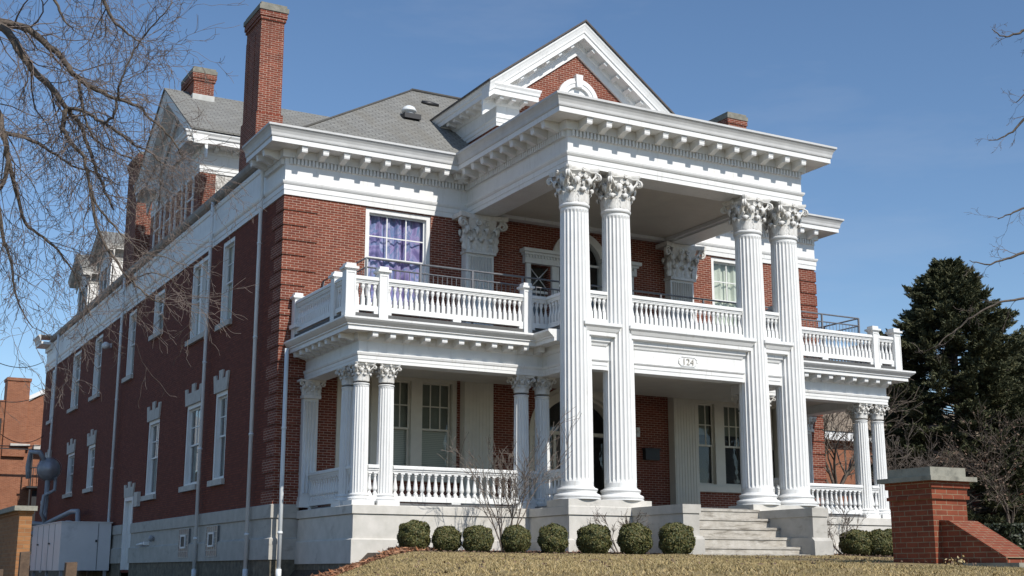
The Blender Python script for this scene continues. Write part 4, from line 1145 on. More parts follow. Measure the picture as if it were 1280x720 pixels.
# big pedimented dormer of the left side
YC, dT = 11.87, 0.6
lf = lambda u, d, z: (-d, u, z)
ld = MB(); ld.prism([(8.62, 9.5), (15.12, 9.5), (15.12, 12.1), (YC, 14.2), (8.62, 12.1)], lf, -0.03, -8.5)
lg = P('side_gable', ld, 'white_old_shaded')
lb = MB(); fbox(lb, fr_left, 8.66, 15.08, -0.02, 0.012, 9.5, 11.13); P('brick_facing', lb, 'brick_old', lg)
lb = MB(); fbox(lb, fr_left, 8.60, 9.15, -0.50, 0.03, 9.5, 11.25)
lb.box(-0.03, 0.50, 8.595, 8.63, 9.5, 11.249)
P('brick_pier', lb, 'brick_old', lg)
for u, w in ((14.6, 0.54),):
    lb = MB(); fbox(lb, fr_left, u, u + w, -0.3, 0.03 if w > 0.5 else 0.0, 9.5, 11.25); P('brick_pier', lb, 'brick_old', lg)
lc = MB()
for s_ in (1, -1):
    mapf = (lambda u, d, z: (-d, u, z)) if s_ < 0 else (lambda u, d, z: (-d, 2 * YC - u, z))
    rake(lc, mapf, 7.90, 12.30, YC, 14.94, RAKE, s_ < 0)
LH = [(o, z - 0.02) for o, z in HOR]
LH = [(o * 1.45 if o > 0.2 else o, z) for o, z in LH]
lc.sweep([(-0.0, 15.12), (-0.0, 14.2)], LH); lc.sweep([(-0.0, 9.6), (-0.0, 8.62), (8.0, 8.62)], LH)
lcn = P('gable_cornice', lc, 'white', lg)
brackets(lcn, (0.0, 8.62), (4.0, 8.62), 0.60, 0.09, 11.90, GB, 0.1)
lr = MB()
for s_ in (1, -1):
    m_ = lambda u: YC + s_ * (u - YC)
    q = [(-0.60, m_(7.82), 12.27), (-0.60, m_(YC), 14.96), (9.4, m_(YC), 14.96), (9.4, m_(7.82), 12.27)]
    q2 = [(x, y, z + 0.05) for x, y, z in q]
    lr.add(q + q2, [(0, 3, 2, 1), (4, 5, 6, 7), (0, 1, 5, 4), (1, 2, 6, 5), (2, 3, 7, 6), (3, 0, 4, 7)])
P('gable_roof', lr, 'shingle', lg)
lw = MB()
for u0 in (9.25, 10.65, 12.15, 13.6):
    fbox(lw, fr_left, u0, u0 + 0.10, -0.02, 0.06, 9.5, 11.2); fbox(lw, fr_left, u0 + 0.85, u0 + 0.95, -0.02, 0.06, 9.5, 11.2); fbox(lw, fr_left, u0 + 0.1, u0 + 0.85, -0.02, 0.05, 11.1, 11.2); fbox(lw, fr_left, u0 + 0.1, u0 + 0.85, -0.02, 0.03, 10.4, 10.47)
w_ = P('window', lw, 'white', lg)
lp = MB()
for u0 in (9.25, 10.65, 12.15, 13.6): fbox(lp, fr_left, u0 + 0.1, u0 + 0.85, -0.03, 0.0, 9.5, 11.1)
P('window_pane', lp, plain('dim_window_glass', (0.05, 0.06, 0.07), rough=0.1), lg)
la = MB(); arch = [(YC + 0.75 * math.cos(math.pi * k / 16), 12.3 + 0.75 * math.sin(math.pi * k / 16)) for k in range(17)]
la.prism(arch[::-1], fr_left, 0.0, 0.05); P('lunette', la, 'white_old_shaded', lg)
lx = MB(); lx.lathe(0, 0, [(0.02, -0.25), (0.2, -0.2), (0.28, 0), (0.2, 0.2), (0.02, 0.25)], 12)

# two smaller dormers further back
for yc, hw_, zp, ze in ((25.3, 1.30, 12.95, 12.05), (30.2, 1.30, 12.95, 11.95)):
    b = MB(); b.prism([(yc - hw_, 9.5), (yc + hw_, 9.5), (yc + hw_, ze - 0.2), (yc, zp - 0.35), (yc - hw_, ze - 0.2)], lf, -0.45, -5.5)
    dmr = P('dormer', b, 'siding')
    c = MB()
    sm = [(o * 0.8, h * 0.55) for o, h in RAKE]
    for s_ in (1, -1):
        mapf = (lambda u, d, z: (0.45 - d, u, z)) if s_ < 0 else (lambda u, d, z: (0.45 - d, 2 * yc - u, z))
        rake(c, mapf, yc - hw_ - 0.4, ze, yc, zp, sm, s_ < 0)
    H2 = [(o * 0.85, ze - 0.55 + (z - 11.12) * 0.48) for o, z in HOR]
    c.sweep([(0.45, yc - hw_ + 0.45), (0.45, yc - hw_), (4.5, yc - hw_)], H2)
    P('dormer_cornice', c, 'white_old_shaded', dmr)
    q = MB()
    for s_ in (1, -1):
        m_ = lambda u: yc + s_ * (u - yc)
        a_ = [(0.0, m_(yc - hw_ - 0.42), ze), (0.0, yc, zp + 0.02), (6.5, yc, zp + 0.02), (6.5, m_(yc - hw_ - 0.42), ze)]
        q.add(a_ + [(x, y, z + 0.05) for x, y, z in a_], [(0, 3, 2, 1), (4, 5, 6, 7), (0, 1, 5, 4), (1, 2, 6, 5), (2, 3, 7, 6), (3, 0, 4, 7)])
    P('dormer_roof', q, 'shingle', dmr)
    q = MB(); fbox(q, fr_left, yc - 0.7, yc + 0.7, -0.44, -0.42, 10.0, 11.3); P('window_pane', q, 'dark', dmr)
    q = MB()
    for u in (yc - 0.75, yc - 0.05, yc + 0.65): fbox(q, fr_left, u, u + 0.1, -0.44, -0.38, 9.9, 11.4)
    fbox(q, fr_left, yc - 0.75, yc + 0.75, -0.44, -0.379, 11.3, 11.41); fbox(q, fr_left, yc - hw_, yc - hw_ + 0.22, -0.5, -0.40, 9.6, 11.3)
    P('window_frame', q, 'white', dmr)

# ---- chimneys
def chimney(x0, x1, y0, y1, zb, zt, capw=0.09, strips=True, cap_h=0.22, flash=False):
    b = MB(); b.box(x0, x1, y0, y1, zb, zt - 0.28)
    b.box(x0 - 0.04, x1 + 0.04, y0 - 0.04, y1 + 0.04, zt - 0.2799, zt - 0.18); b.box(x0 - 0.07, x1 + 0.07, y0 - 0.07, y1 + 0.07, zt - 0.1799, zt)
    if strips:
        b.box(x0 - 0.05, x1 + 0.05, y0 - 0.05, y1 + 0.05, zb, zb + 2.0)
        for f0, f1 in ((0.0, 0.20), (0.38, 0.62), (0.80, 1.0)):
            b.box(x0 + (x1 - x0) * f0, x0 + (x1 - x0) * f1, y0 - 0.012, y0 - 0.001, zb + 2.0, zt - 0.6)
            b.box(x0 - 0.012, x0 - 0.001, y0 + (y1 - y0) * f0, y0 + (y1 - y0) * f1, zb + 2.0, zt - 0.6)
    c = P('chimney', b, 'brick_old')
    k = MB(); k.box(x0 - capw, x1 + capw, y0 - capw, y1 + capw, zt + 0.0005, zt + cap_h * 0.6); k.box(x0 - capw * 0.5, x1 + capw * 0.5, y0 - capw * 0.5, y1 + capw * 0.5, zt + cap_h * 0.6, zt + cap_h)
    P('chimney_cap', k, 'capgrey', c)
    if flash:
        k = MB(); k.box(x0 - 0.03, x1 + 0.03, y0 - 0.03, y1 + 0.03, zb, zb + 0.001 + flash); P('flashing', k, 'gutter', c)
    return c
chimney(0.10, 0.80, 3.05, 4.46, 9.4, 14.60, 0.10, True, 0.24)
chimney(-0.12, 0.55, 17.3, 19.1, 9.2, 14.2, 0.06, False, 0.10)
chimney(0.26, 0.98, 11.15, 12.6, 14.2, 15.50, 0.08, False, 0.22, 0.52)
chimney(17.40, 18.15, 3.05, 4.4, 9.4, 14.22, 0.09, False, 0.24)

# ---- downpipes, grilles and fittings on the left wall
def downpipe(x, y, z0, z1, elbow=True):
    b = MB(); r = 0.055
    pts = [(x, y, z0), (x, y, z1)]
    if elbow: pts += [(x, y, z1 + 0.42)]
    b.tube(pts, r, 10)
    z = z0 + 1.2
    while z < z1: b.tube([(x, y, z), (x, y, z + 0.06)], r * 1.22, 10); z += 2.6
    b.tube([(x, y, z0), (x, y, z0 + 0.35)], r * 1.3, 10)
    P('downpipe', b, 'pipe')
downpipe(-0.16, 1.52, -1.95, 9.05); downpipe(-0.16, 6.38, -1.95, 9.05); downpipe(-0.16, 18.4, -1.7, 9.05); downpipe(-0.16, 32.4, -1.7, 9.05)
downpipe(0.10, -0.34, -1.95, 3.92, False)
for u0, u1 in ((4.42, 5.50), (7.40, 8.48)):
    g = MB(); fbox(g, fr_left, u0, u1, -0.04, 0.097, -1.24, -0.40)
    gr_ = P('basement_window', g, plain('glass_block_grey', (0.20, 0.21, 0.21), (0.10, 0.105, 0.11), 14, 0.3))
    g = MB(); n = 5
    for i in range(n + 1): fbox(g, fr_left, u0 + (u1 - u0) * i / n - 0.012, u0 + (u1 - u0) * i / n + 0.012, 0.097, 0.11, -1.24, -0.40)
    for j in range(6): fbox(g, fr_left, u0, u1, 0.0971, 0.1095, -1.24 + 0.84 * j / 5 - 0.012, -1.24 + 0.84 * j / 5 + 0.012)
    P('block_joint', g, 'lintel', gr_)
    g = MB(); m = (u0 + u1) / 2
    for q in ((m - 0.28, m + 0.28, -0.63, -0.58), (m - 0.28, m + 0.28, -0.98, -0.93), (m - 0.28, m - 0.22, -0.93, -0.63), (m + 0.22, m + 0.28, -0.93, -0.63)): fbox(g, fr_left, q[0], q[1], 0.11, 0.135, q[2], q[3])
    P('vent_frame', g, 'white', gr_)
    g = MB(); fbox(g, fr_left, m - 0.22, m + 0.22, 0.11, 0.116, -0.93, -0.63); P('vent_opening', g, 'dark', gr_)
m = MB(); fbox(m, fr_left, 14.25, 14.75, 0.002, 0.12, 0.55, 1.05); P('meter_box', m, 'white_old_shaded')
m = MB(); m.tube([(-0.16, 13.6, -0.78), (-0.16, 12.6, -0.74)], 0.05, 8); m.box(-0.20, -0.032, 12.5, 12.62, -0.80, -0.68); P('wall_pipe', m, 'white')
m = MB(); m.lathe(0, 0, [(0.02, -0.1), (0.08, -0.06), (0.10, 0.0), (0.06, 0.08), (0.03, 0.10)], 10, z0=0); m.box(-0.04, 0.3, -0.03, 0.03, -0.05, 0.02)
me = m.mesh('spigot', 'steel'); link('hose_tap', me, mansion, (-0.12, 11.9, -0.60))
m = MB(); m.box(-0.12, -0.002, 20.72, 20.9, 7.1, 7.26); m.lathe(-0.24, 20.7, [(0.06, 0.14), (0.13, 0.08), (0.17, -0.02), (0.15, -0.10), (0.01, -0.14)], 12, z0=7.16); P('flood_light', m, 'white')
m = MB(); m.box(0.22, 0.36, -0.6, -0.1, 4.46, 4.56); P('overflow_spout', m, 'white')
# ------------------------------------------------------------------ ground
def grid_sheet(name, xs, ys, zf, mat, uv=False):
    X, Y = np.meshgrid(xs, ys); Z = zf(X, Y)
    V = np.stack([X.ravel(), Y.ravel(), Z.ravel()], 1)
    nx, ny = len(xs), len(ys)
    i = np.arange((ny - 1) * (nx - 1)); r_, c = i // (nx - 1), i % (nx - 1)
    a = r_ * nx + c
    F = np.stack([a, a + 1, a + nx + 1, a + nx], 1)
    me = bpy.data.meshes.new(name); me.from_pydata(V.tolist(), [], F.tolist())
    me.polygons.foreach_set('use_smooth', [True] * len(F)); me.materials.append(MAT[mat] if isinstance(mat, str) else mat); me.update()
    return link(name, me)
xs = np.concatenate([np.linspace(-900, -40, 12), np.linspace(-30, -12, 10), np.arange(-11, 20, 0.3), np.linspace(22, 60, 14), np.linspace(80, 900, 12)])
ys = np.concatenate([np.linspace(-400, -50, 8), np.linspace(-45, -28, 8), np.arange(-27, -2, 0.3), np.linspace(0, 60, 16), np.linspace(80, 1200, 14)])
gmat, t, b = nodes_of('lawn_ground')
tc = N(t, 'ShaderNodeTexCoord').outputs['Object']
c1 = mixc(t, ramp(t, noise(t, tc, 1.4, 4), 0.35, 0.7), (0.24, 0.175, 0.075), (0.17, 0.135, 0.055))
c1 = mixc(t, ramp(t, noise(t, tc, 9.0, 4), 0.4, 0.8), c1, (0.30, 0.22, 0.11))
sx_ = N(t, 'ShaderNodeSeparateXYZ'); t.links.new(tc, sx_.inputs[0])
ad = N(t, 'ShaderNodeMath', operation='ADD'); nn = N(t, 'ShaderNodeMath', operation='MULTIPLY'); t.links.new(noise(t, tc, 2.2, 3), nn.inputs[0]); nn.inputs[1].default_value = 1.3
t.links.new(sx_.outputs['Y'], ad.inputs[0]); t.links.new(nn.outputs[0], ad.inputs[1])
xq = N(t, 'ShaderNodeMath', operation='MULTIPLY'); t.links.new(sx_.outputs['X'], xq.inputs[0]); xq.inputs[1].default_value = 0.42
a3 = N(t, 'ShaderNodeMath', operation='ADD'); t.links.new(ad.outputs[0], a3.inputs[0]); t.links.new(xq.outputs[0], a3.inputs[1])
soil = mixc(t, ramp(t, noise(t, tc, 12, 4), 0.3, 0.7), (0.095, 0.068, 0.048), (0.05, 0.036, 0.026))
c1 = mixc(t, ramp(t, a3.outputs[0], -6.35, -6.05), c1, soil)
tarm = mixc(t, ramp(t, noise(t, tc, 6, 4), 0.3, 0.7), (0.055, 0.053, 0.05), (0.038, 0.037, 0.036))  # unseen street and yard tarmac, put in dark to cut bounce light
c1 = mixc(t, ramp(t, sx_.outputs['Y'], -22.4, -22.9), c1, tarm)
mx_ = N(t, 'ShaderNodeMath', operation='MULTIPLY'); t.links.new(ramp(t, sx_.outputs['X'], -1.6, -2.2), mx_.inputs[0]); t.links.new(ramp(t, sx_.outputs['Y'], -9.0, -7.0), mx_.inputs[1])
c1 = mixc(t, mx_.outputs[0], c1, tarm)
t.links.new(c1, b.inputs['Base Color']); b.inputs['Roughness'].default_value = 0.95
bumpn(t, b, noise(t, tc, 22, 5), 0.8, 0.05)
tag(grid_sheet('lawn', xs, ys, lambda x, y: ground_z(x, y), gmat), kind='structure')

def cards(name, pts, sizes, ax, ay, mat, parent=None, bend=0.0):
    """many small leaf faces: centre pts, half axes ax, ay (N x 3)."""
    n = len(pts)
    V = np.empty((n, 4, 3))
    V[:, 0] = pts - ay; V[:, 1] = pts + ax * 0.9; V[:, 2] = pts + ay; V[:, 3] = pts - ax * 0.9
    V = V.reshape(-1, 3)
    me = bpy.data.meshes.new(name)
    me.vertices.add(n * 4); me.vertices.foreach_set('co', V.ravel())
    me.loops.add(n * 4); me.loops.foreach_set('vertex_index', np.arange(n * 4))
    me.polygons.add(n); me.polygons.foreach_set('loop_start', np.arange(n) * 4); me.polygons.foreach_set('loop_total', np.full(n, 4))
    me.materials.append(MAT[mat]); me.update(calc_edges=True)
    return me
def unit(v): return v / np.maximum(np.linalg.norm(v, axis=-1, keepdims=True), 1e-9)

# grass blades on the part of the lawn the eye skims
def blades(n, x0, x1, y0, y1, h0, h1, seed):
    g = np.random.default_rng(seed)
    x = g.uniform(x0, x1, n); y = y0 + (y1 - y0) * g.uniform(0, 1, n)
    keep = (y < np.where(x < 7, -6.35 - 0.52 * np.clip(x - 1.2, 0, 9), np.where(x < 11.6, -8.2, -6.9)) + g.normal(0, 0.12, n)) & ~((x > 1.4) & (x < 3.0) & (y < -18.7) & (y > -21))
    keep &= ~((x > 6.9) & (x < 11.4) & (y > -7.95))
    x, y = x[keep], y[keep]; n = len(x)
    z = ground_z(x, y)
    tuft = 0.55 + 0.45 * np.sin(x * 2.3 + np.sin(y * 1.9) * 2) * np.sin(y * 2.7 + x)
    h = g.uniform(h0, h1, n) * (0.65 + 0.6 * tuft)
    a = g.uniform(0, 2 * np.pi, n); w = g.uniform(0.004, 0.010, n)
    lean = g.normal(0, 1.0, (n, 2)) * h[:, None]
    V = np.empty((n, 3, 3))
    V[:, 0] = np.stack([x - w * np.cos(a), y - w * np.sin(a), z - 0.01], 1)
    V[:, 1] = np.stack([x + w * np.cos(a), y + w * np.sin(a), z - 0.01], 1)
    V[:, 2] = np.stack([x + lean[:, 0], y + lean[:, 1], z + h], 1)
    return V.reshape(-1, 3)
V = np.concatenate([blades(110000, -6, 13, -13, -6.3, 0.014, 0.040, 1), blades(150000, -7, 4, -24.2, -13, 0.014, 0.036, 2), blades(24000, 10, 17, -12, -6.8, 0.014, 0.04, 3)])
me = bpy.data.meshes.new('grass'); n = len(V) // 3
me.vertices.add(n * 3); me.vertices.foreach_set('co', V.ravel()); me.loops.add(n * 3); me.loops.foreach_set('vertex_index', np.arange(n * 3))
me.polygons.add(n); me.polygons.foreach_set('loop_start', np.arange(n) * 3); me.polygons.foreach_set('loop_total', np.full(n, 3))
me.materials.append(MAT['grass_blade']); me.update(calc_edges=True)
tag(link('grass', me), kind='stuff', label='short dry tan grass of the front lawn', cat='grass')

g = np.random.default_rng(15); n = 2200
x = g.uniform(-5, 12, n); y = g.uniform(-21, -8.4, n); d1 = unit(g.normal(0, 1, (n, 3)) * (1, 1, 0.5)); d2 = unit(np.cross(d1, g.normal(0, 1, (n, 3))))
tag(link('dead_leaves', cards('dead_leaves', np.stack([x, y, ground_z(x, y) + g.uniform(0.01, 0.035, n)], 1), None, d1 * g.uniform(0.012, 0.032, (n, 1)), d2 * 0.014, 'dead_leaf')), label='small dead brown leaves blown over the dry lawn', cat='leaf litter', kind='stuff')
# orange pine straw along the bank and in the bed
g = np.random.default_rng(5)
n = 5200
tt = g.uniform(0, 1, n)
px = 1.75 - 4.2 * tt + g.normal(0, 0.16, n); py = -5.3 - 1.4 * tt + g.normal(0, 0.28, n)
n2 = 2600; qx = g.uniform(1.2, 16, n2); qy = -4.6 - 0.35 * (qx < 6) * (qx - 1) * 0.9 + g.normal(0, 0.25, n2)
px = np.concatenate([px, qx]); py = np.concatenate([py, qy]); n = len(px)
m_ = ~((px > 5.0) & (px < 13.3) & (py > -5.9)); px, py = px[m_], py[m_]; n = len(px)
hump = np.where(np.arange(n) < 5200, 1.0, 0.25)
pz = ground_z(px, py) + g.uniform(0.0, 0.10, n) * hump
d1 = unit(np.stack([g.normal(0, 1, n), g.normal(0, 1, n), g.normal(0, 0.45, n)], 1)); d2 = unit(np.cross(d1, g.normal(0, 1, (n, 3))))
tag(link('fallen_leaves', cards('fallen_leaves', np.stack([px, py, pz], 1), None, d1 * g.uniform(0.05, 0.11, (n, 1)), d2 * 0.016, 'straw')), label='orange pine straw and dead leaves along the planting bed', cat='leaf litter', kind='stuff')
# bits of debris / mulch chips
n = 3000; x = g.uniform(0.6, 17, n); y = np.where(x < 7, -5.9 - 0.33 * (x - 1) * 0.9, -5.2) + g.normal(0, 0.45, n)
m_ = ~((x > 5.0) & (x < 13.3) & (y > -5.9)) & (y < -3.9) & ~((x > 6.9) & (x < 11.4)); x, y = x[m_], y[m_]; n = len(x)
d1 = unit(g.normal(0, 1, (n, 3)) * (1, 1, 0.4)); d2 = unit(np.cross(d1, g.normal(0, 1, (n, 3))))
tag(link('mulch', cards('mulch', np.stack([x, y, ground_z(x, y) + g.uniform(0, 0.04, n)], 1), None, d1 * 0.045, d2 * 0.018, 'dead_leaf')), label='brown mulch chips scattered in the shrub bed', cat='mulch', kind='stuff')

# ------------------------------------------------------------------ clipped boxwood shrubs
def box_shrub_mesh(seed, rx, ry, rz, n, power=2.6):
    g = np.random.default_rng(seed)
    d = unit(g.normal(0, 1, (n, 3)))
    sup = (np.abs(d) ** power).sum(1) ** (-1 / power)
    lump = 1 + 0.05 * np.sin(d[:, 0] * 7 + seed) * np.sin(d[:, 1] * 6 + 1) + 0.05 * np.sin(d[:, 2] * 8 + d[:, 0] * 5)
    rad = sup * lump * (1 - 0.30 * g.uniform(0, 1, n) ** 2.2)
    stray = g.uniform(0, 1, n) < 0.03
    rad = np.where(stray, rad * g.uniform(1.0, 1.10, n), rad)
    p = d * rad[:, None] * np.array([rx, ry, rz]) + np.array([0, 0, rz * 0.96])
    nr = unit(d + g.normal(0, 0.55, (n, 3)))
    a1 = unit(np.cross(nr, g.normal(0, 1, (n, 3)))); a2 = np.cross(nr, a1)
    s = g.uniform(0.016, 0.030, (n, 1))
    me = cards('foliage', p, None, a1 * s * 0.75, a2 * s * 1.25, 'box_leaf')
    return me
def core_mesh(rx, ry, rz):
    b = MB(); prof = []
    for k in range(9):
        a = -math.pi / 2 + math.pi * k / 8
        prof.append((max(0.01, math.cos(a)) * 0.72, 0.96 + math.sin(a) * 0.74))
    b.lathe(0, 0, prof, 12); b.v = [(v[0] * rx, v[1] * ry, v[2] * rz) for v in b.v]
    return b.mesh('stem_mass', plain('dark_twig_mass', (0.02, 0.017, 0.010)) if 'dark_twig_mass' not in bpy.data.materials else bpy.data.materials['dark_twig_mass'], False)
BOX = [box_shrub_mesh(1, 0.385, 0.385, 0.345, 9000), box_shrub_mesh(2, 0.36, 0.38, 0.335, 8200, 2.2), box_shrub_mesh(3, 0.39, 0.37, 0.34, 9000, 3.0), box_shrub_mesh(4, 0.37, 0.39, 0.355, 8600, 2.4)]
CORE = core_mesh(0.385, 0.385, 0.345)
SH = [(517, 691.5, 7.2, 'leftmost of the round boxwood shrubs, at the left porch corner beside the orange pine straw'),
      (558, 691, 7.2, 'second round boxwood shrub from the left, below the pale porch base'),
      (597.5, 690, 7.0, 'round boxwood shrub just left of the tall bare shrub'),
      (645, 690, 7.05, 'round boxwood shrub just right of the tall bare shrub stems'),
      (691.5, 690.5, 7.3, 'round boxwood shrub at the left corner of the stone base under the paired columns'),
      (742.5, 691.5, 7.55, 'round boxwood shrub in front of the first big column, left of the small bare shrub'),
      (793.5, 692, 7.7, 'round boxwood shrub behind the small bare shrub, where the stair wall begins'),
      (846, 692, 7.7, 'round boxwood shrub right beside the end of the left stair cheek wall')]
YS = [-5.55, -5.95, -6.35, -6.75, -7.2, -7.6, -8.0, -8.35]
for i, ((u, v, _, lab), yy) in enumerate(zip(SH, YS)):
    q = at(u, v, 1.0); t_ = (yy - CAM.y) / (q.y - CAM.y); p = CAM + (q - CAM) * t_
    zg = float(ground_z(p.x, yy))
    r_ = empty('boxwood_shrub', (p.x, yy, zg)); tag(r_, lab, 'shrub', 'round boxwood shrubs along the house')
    sc = (0.88, 0.79, 0.82, 0.83, 0.87, 0.90, 0.91, 0.93)[i]
    zz = (1.10, 1.0, 1.03, 1.08, 1.10, 1.03, 1.06, 1.10)[i]
    for mesh_, nm in ((BOX[(i * 3 + i // 4) % 4], 'foliage'), (CORE, 'stem_mass')):
        o = link(nm, mesh_, r_, (p.x, yy, zg), (0, 0, i * 1.3)); o.scale = (sc, sc, sc * zz)
h_ = empty('boxwood_hedge', (14.9, -5.4, -1.24)); tag(h_, 'low boxwood hedge right of the steps, half hidden by the brick gate pier', 'hedge')
for k, (dx, dy, s) in enumerate(((-0.5, 0.1, 1.05), (0.15, -0.1, 1.1), (0.85, 0, 1.12))):
    o = link('foliage', BOX[k], h_, (14.95 + dx, -5.4 + dy, -1.26), (0, 0, k * 2.0)); o.scale = (s, s, s * 0.95)
    o = link('stem_mass', CORE, h_, (14.95 + dx, -5.4 + dy, -1.26)); o.scale = (s, s, s * 0.95)

# ------------------------------------------------------------------ bare branching
class Tree:
    def __init__(s, seed): s.b = MB(); s.g = random.Random(seed); s.n = 0; s.t = MB()
    def limb(s, pts, rads, sides=7): s.b.tube(pts, rads, sides)
    def grow(s, p, d, L, r, lev, droop=0.0, spread=0.8, maxlev=4, kids=(3, 5), wig=0.16, shrink=(0.45, 0.75), rmin=0.0035, view=None):
        g = s.g; d = Vector(d).normalized(); p = Vector(p)
        seg = 5 if lev < 3 else 3
        pts = [p.copy()]; rads = [r]
        dd = d.copy()
        for i in range(seg):
            dd = dd + Vector((g.gauss(0, wig), g.gauss(0, wig), g.gauss(0, wig) - droop))
            dd.normalize()
            pts.append(pts[-1] + dd * (L / seg)); rads.append(max(rmin, r * (1 - 0.62 * (i + 1) / seg)))
        tgt = s.b if r > 0.012 else s.t
        tgt.tube(pts, rads, 5 if r > 0.02 else 3, cap=False); s.n += 1
        if lev >= maxlev: return
        k = g.randint(*kids)
        for i in range(k):
            t = g.uniform(0.25, 1.0) if i else 1.0
            x = t * seg; j = min(int(x), seg - 1)
            q = pts[j].lerp(pts[j + 1], x - j)
            e = (pts[j + 1] - pts[j]).normalized()
            o = e.orthogonal().normalized(); o.rotate(__import__('mathutils').Quaternion(e, g.uniform(0, 2 * math.pi)))
            nd = e + o * g.uniform(0.35, 1.0) * spread
            rr = max(rmin, (r * (1 - 0.62 * t)) * g.uniform(0.55, 0.85))
            s.grow(q, nd, L * g.uniform(*shrink), rr, lev + 1, droop, spread, maxlev, kids, wig, shrink, rmin)
    def finish(s, root, trunk='trunk', m1='bark', m2='twig', twigname='twigs'):
        s.b.build(trunk, m1, root, False)
        if s.t.v: s.t.build(twigname, m2, root, False)

def bare_shrub(x, y, h, stems, seed, label, spread=0.5, mat='twig_pale'):
    z = float(ground_z(x, y)); r_ = empty('bare_shrub', (x, y, z)); tag(r_, label, 'shrub', 'leafless shrubs in the planting bed')
    T = Tree(seed); g = T.g
    for i in range(stems):
        a = 2 * math.pi * i / stems + g.uniform(-0.4, 0.4); sp = spread * g.uniform(0.4, 1.2)
        T.grow((x + 0.06 * math.cos(a), y + 0.06 * math.sin(a), z - 0.03), (math.cos(a) * sp, math.sin(a) * sp, 1), h * g.uniform(0.42, 0.60), 0.022, 0, -0.03, 0.75, 3, (3, 5), 0.13, (0.40, 0.70), 0.005)
    T.finish(r_, 'stems', mat, mat, 'twigs')
p = at(632, 690, 1); t_ = (-5.6 - CAM.y) / (p.y - CAM.y); p = CAM + (p - CAM) * t_
bare_shrub(p.x, -5.6, 3.3, 7, 21, 'tall leafless shrub with pale stems standing between the round boxwoods', 0.55)
p = at(775, 690, 1); t_ = (-6.5 - CAM.y) / (p.y - CAM.y); p = CAM + (p - CAM) * t_
bare_shrub(p.x, -6.5, 1.25, 4, 22, 'small leafless shrub in front of the stone block under the columns', 0.7)
bare_shrub(14.6, -4.7, 1.9, 6, 23, 'leafless shrub right of the steps behind the low hedge', 0.75)
bare_shrub(13.2, -5.0, 1.25, 4, 24, 'small reddish leafless shrub against the right stair cheek wall', 0.6, 'twig')

# ------------------------------------------------------------------ brick gate pier with its sloping wall
px, py = 2.245, -19.59
gp = empty('gate_pier', (2.55, -19.2, -1.62)); tag(gp, 'orange brick gate pier with grey stone cap and a sloping brick side wall', 'gate pier')
b = MB(); x1, y1 = px + 0.62, py + 0.74
b.box(px, x1, py, y1, -3.2, -0.745)
b.box(px - 0.03, x1 + 0.03, py - 0.03, y1 + 0.03, -0.7449, -0.70); b.box(px - 0.012, x1 + 0.012, py - 0.012, y1 + 0.012, -0.6999, -0.60); b.box(px - 0.04, x1 + 0.04, py - 0.04, y1 + 0.04, -0.5999, -0.515)
P('brick_shaft', b, 'brick_pier', gp)
b = MB(); b.box(px - 0.11, x1 + 0.11, py - 0.11, y1 + 0.11, -0.5145, -0.455); b.box(px - 0.02, x1 + 0.0, py - 0.02, y1, -0.4549, -0.335)
P('stone_cap', b, 'stonecap', gp)
b = MB(); prof = [(py - 0.001, -1.02), (py - 0.16, -1.035), (py - 1.02, -1.50), (py - 1.02, -3.2), (py - 0.001, -3.2)]
b.prism(prof, lambda a, d, z: (d, a, z), px + 0.12, px + 0.60)
P('sloping_wall', b, 'brick_pier', gp)
b = MB(); top = [(py - 0.0, -1.012), (py - 0.16, -1.025), (py - 1.02, -1.49), (py - 1.02, -1.52), (py - 0.16, -1.055), (py - 0.0, -1.042)]
b.prism(top, lambda a, d, z: (d, a, z), px + 0.10, px + 0.62)
P('brick_coping', b, 'brick_pier', gp)
b = MB(); b.box(px - 0.0, px + 0.85, py - 1.28, py - 0.52, -3.3, -1.70); b.box(px - 0.05, px + 0.9, py - 1.33, py - 0.48, -1.70, -1.56)
P('end_block', b, 'stonecap', gp)
# dry weed by the pier
w_ = empty('dry_weed', (px - 0.05, py - 0.2, -1.68)); tag(w_, 'small dry weed at the foot of the sloping brick wall', 'weed')
n = 160; g = np.random.default_rng(9); p0 = np.array([px + 0.0, py - 0.33, -1.70]) + g.normal(0, 1, (n, 3)) * (0.07, 0.07, 0.05) + np.array([0, 0, 0.08])
d1 = unit(g.normal(0, 1, (n, 3))); d2 = unit(np.cross(d1, g.normal(0, 1, (n, 3))))
link('leaves', cards('leaves', p0 + (0, 0, 0.03), None, d1 * 0.022, d2 * 0.012, 'grass_blade'), w_)

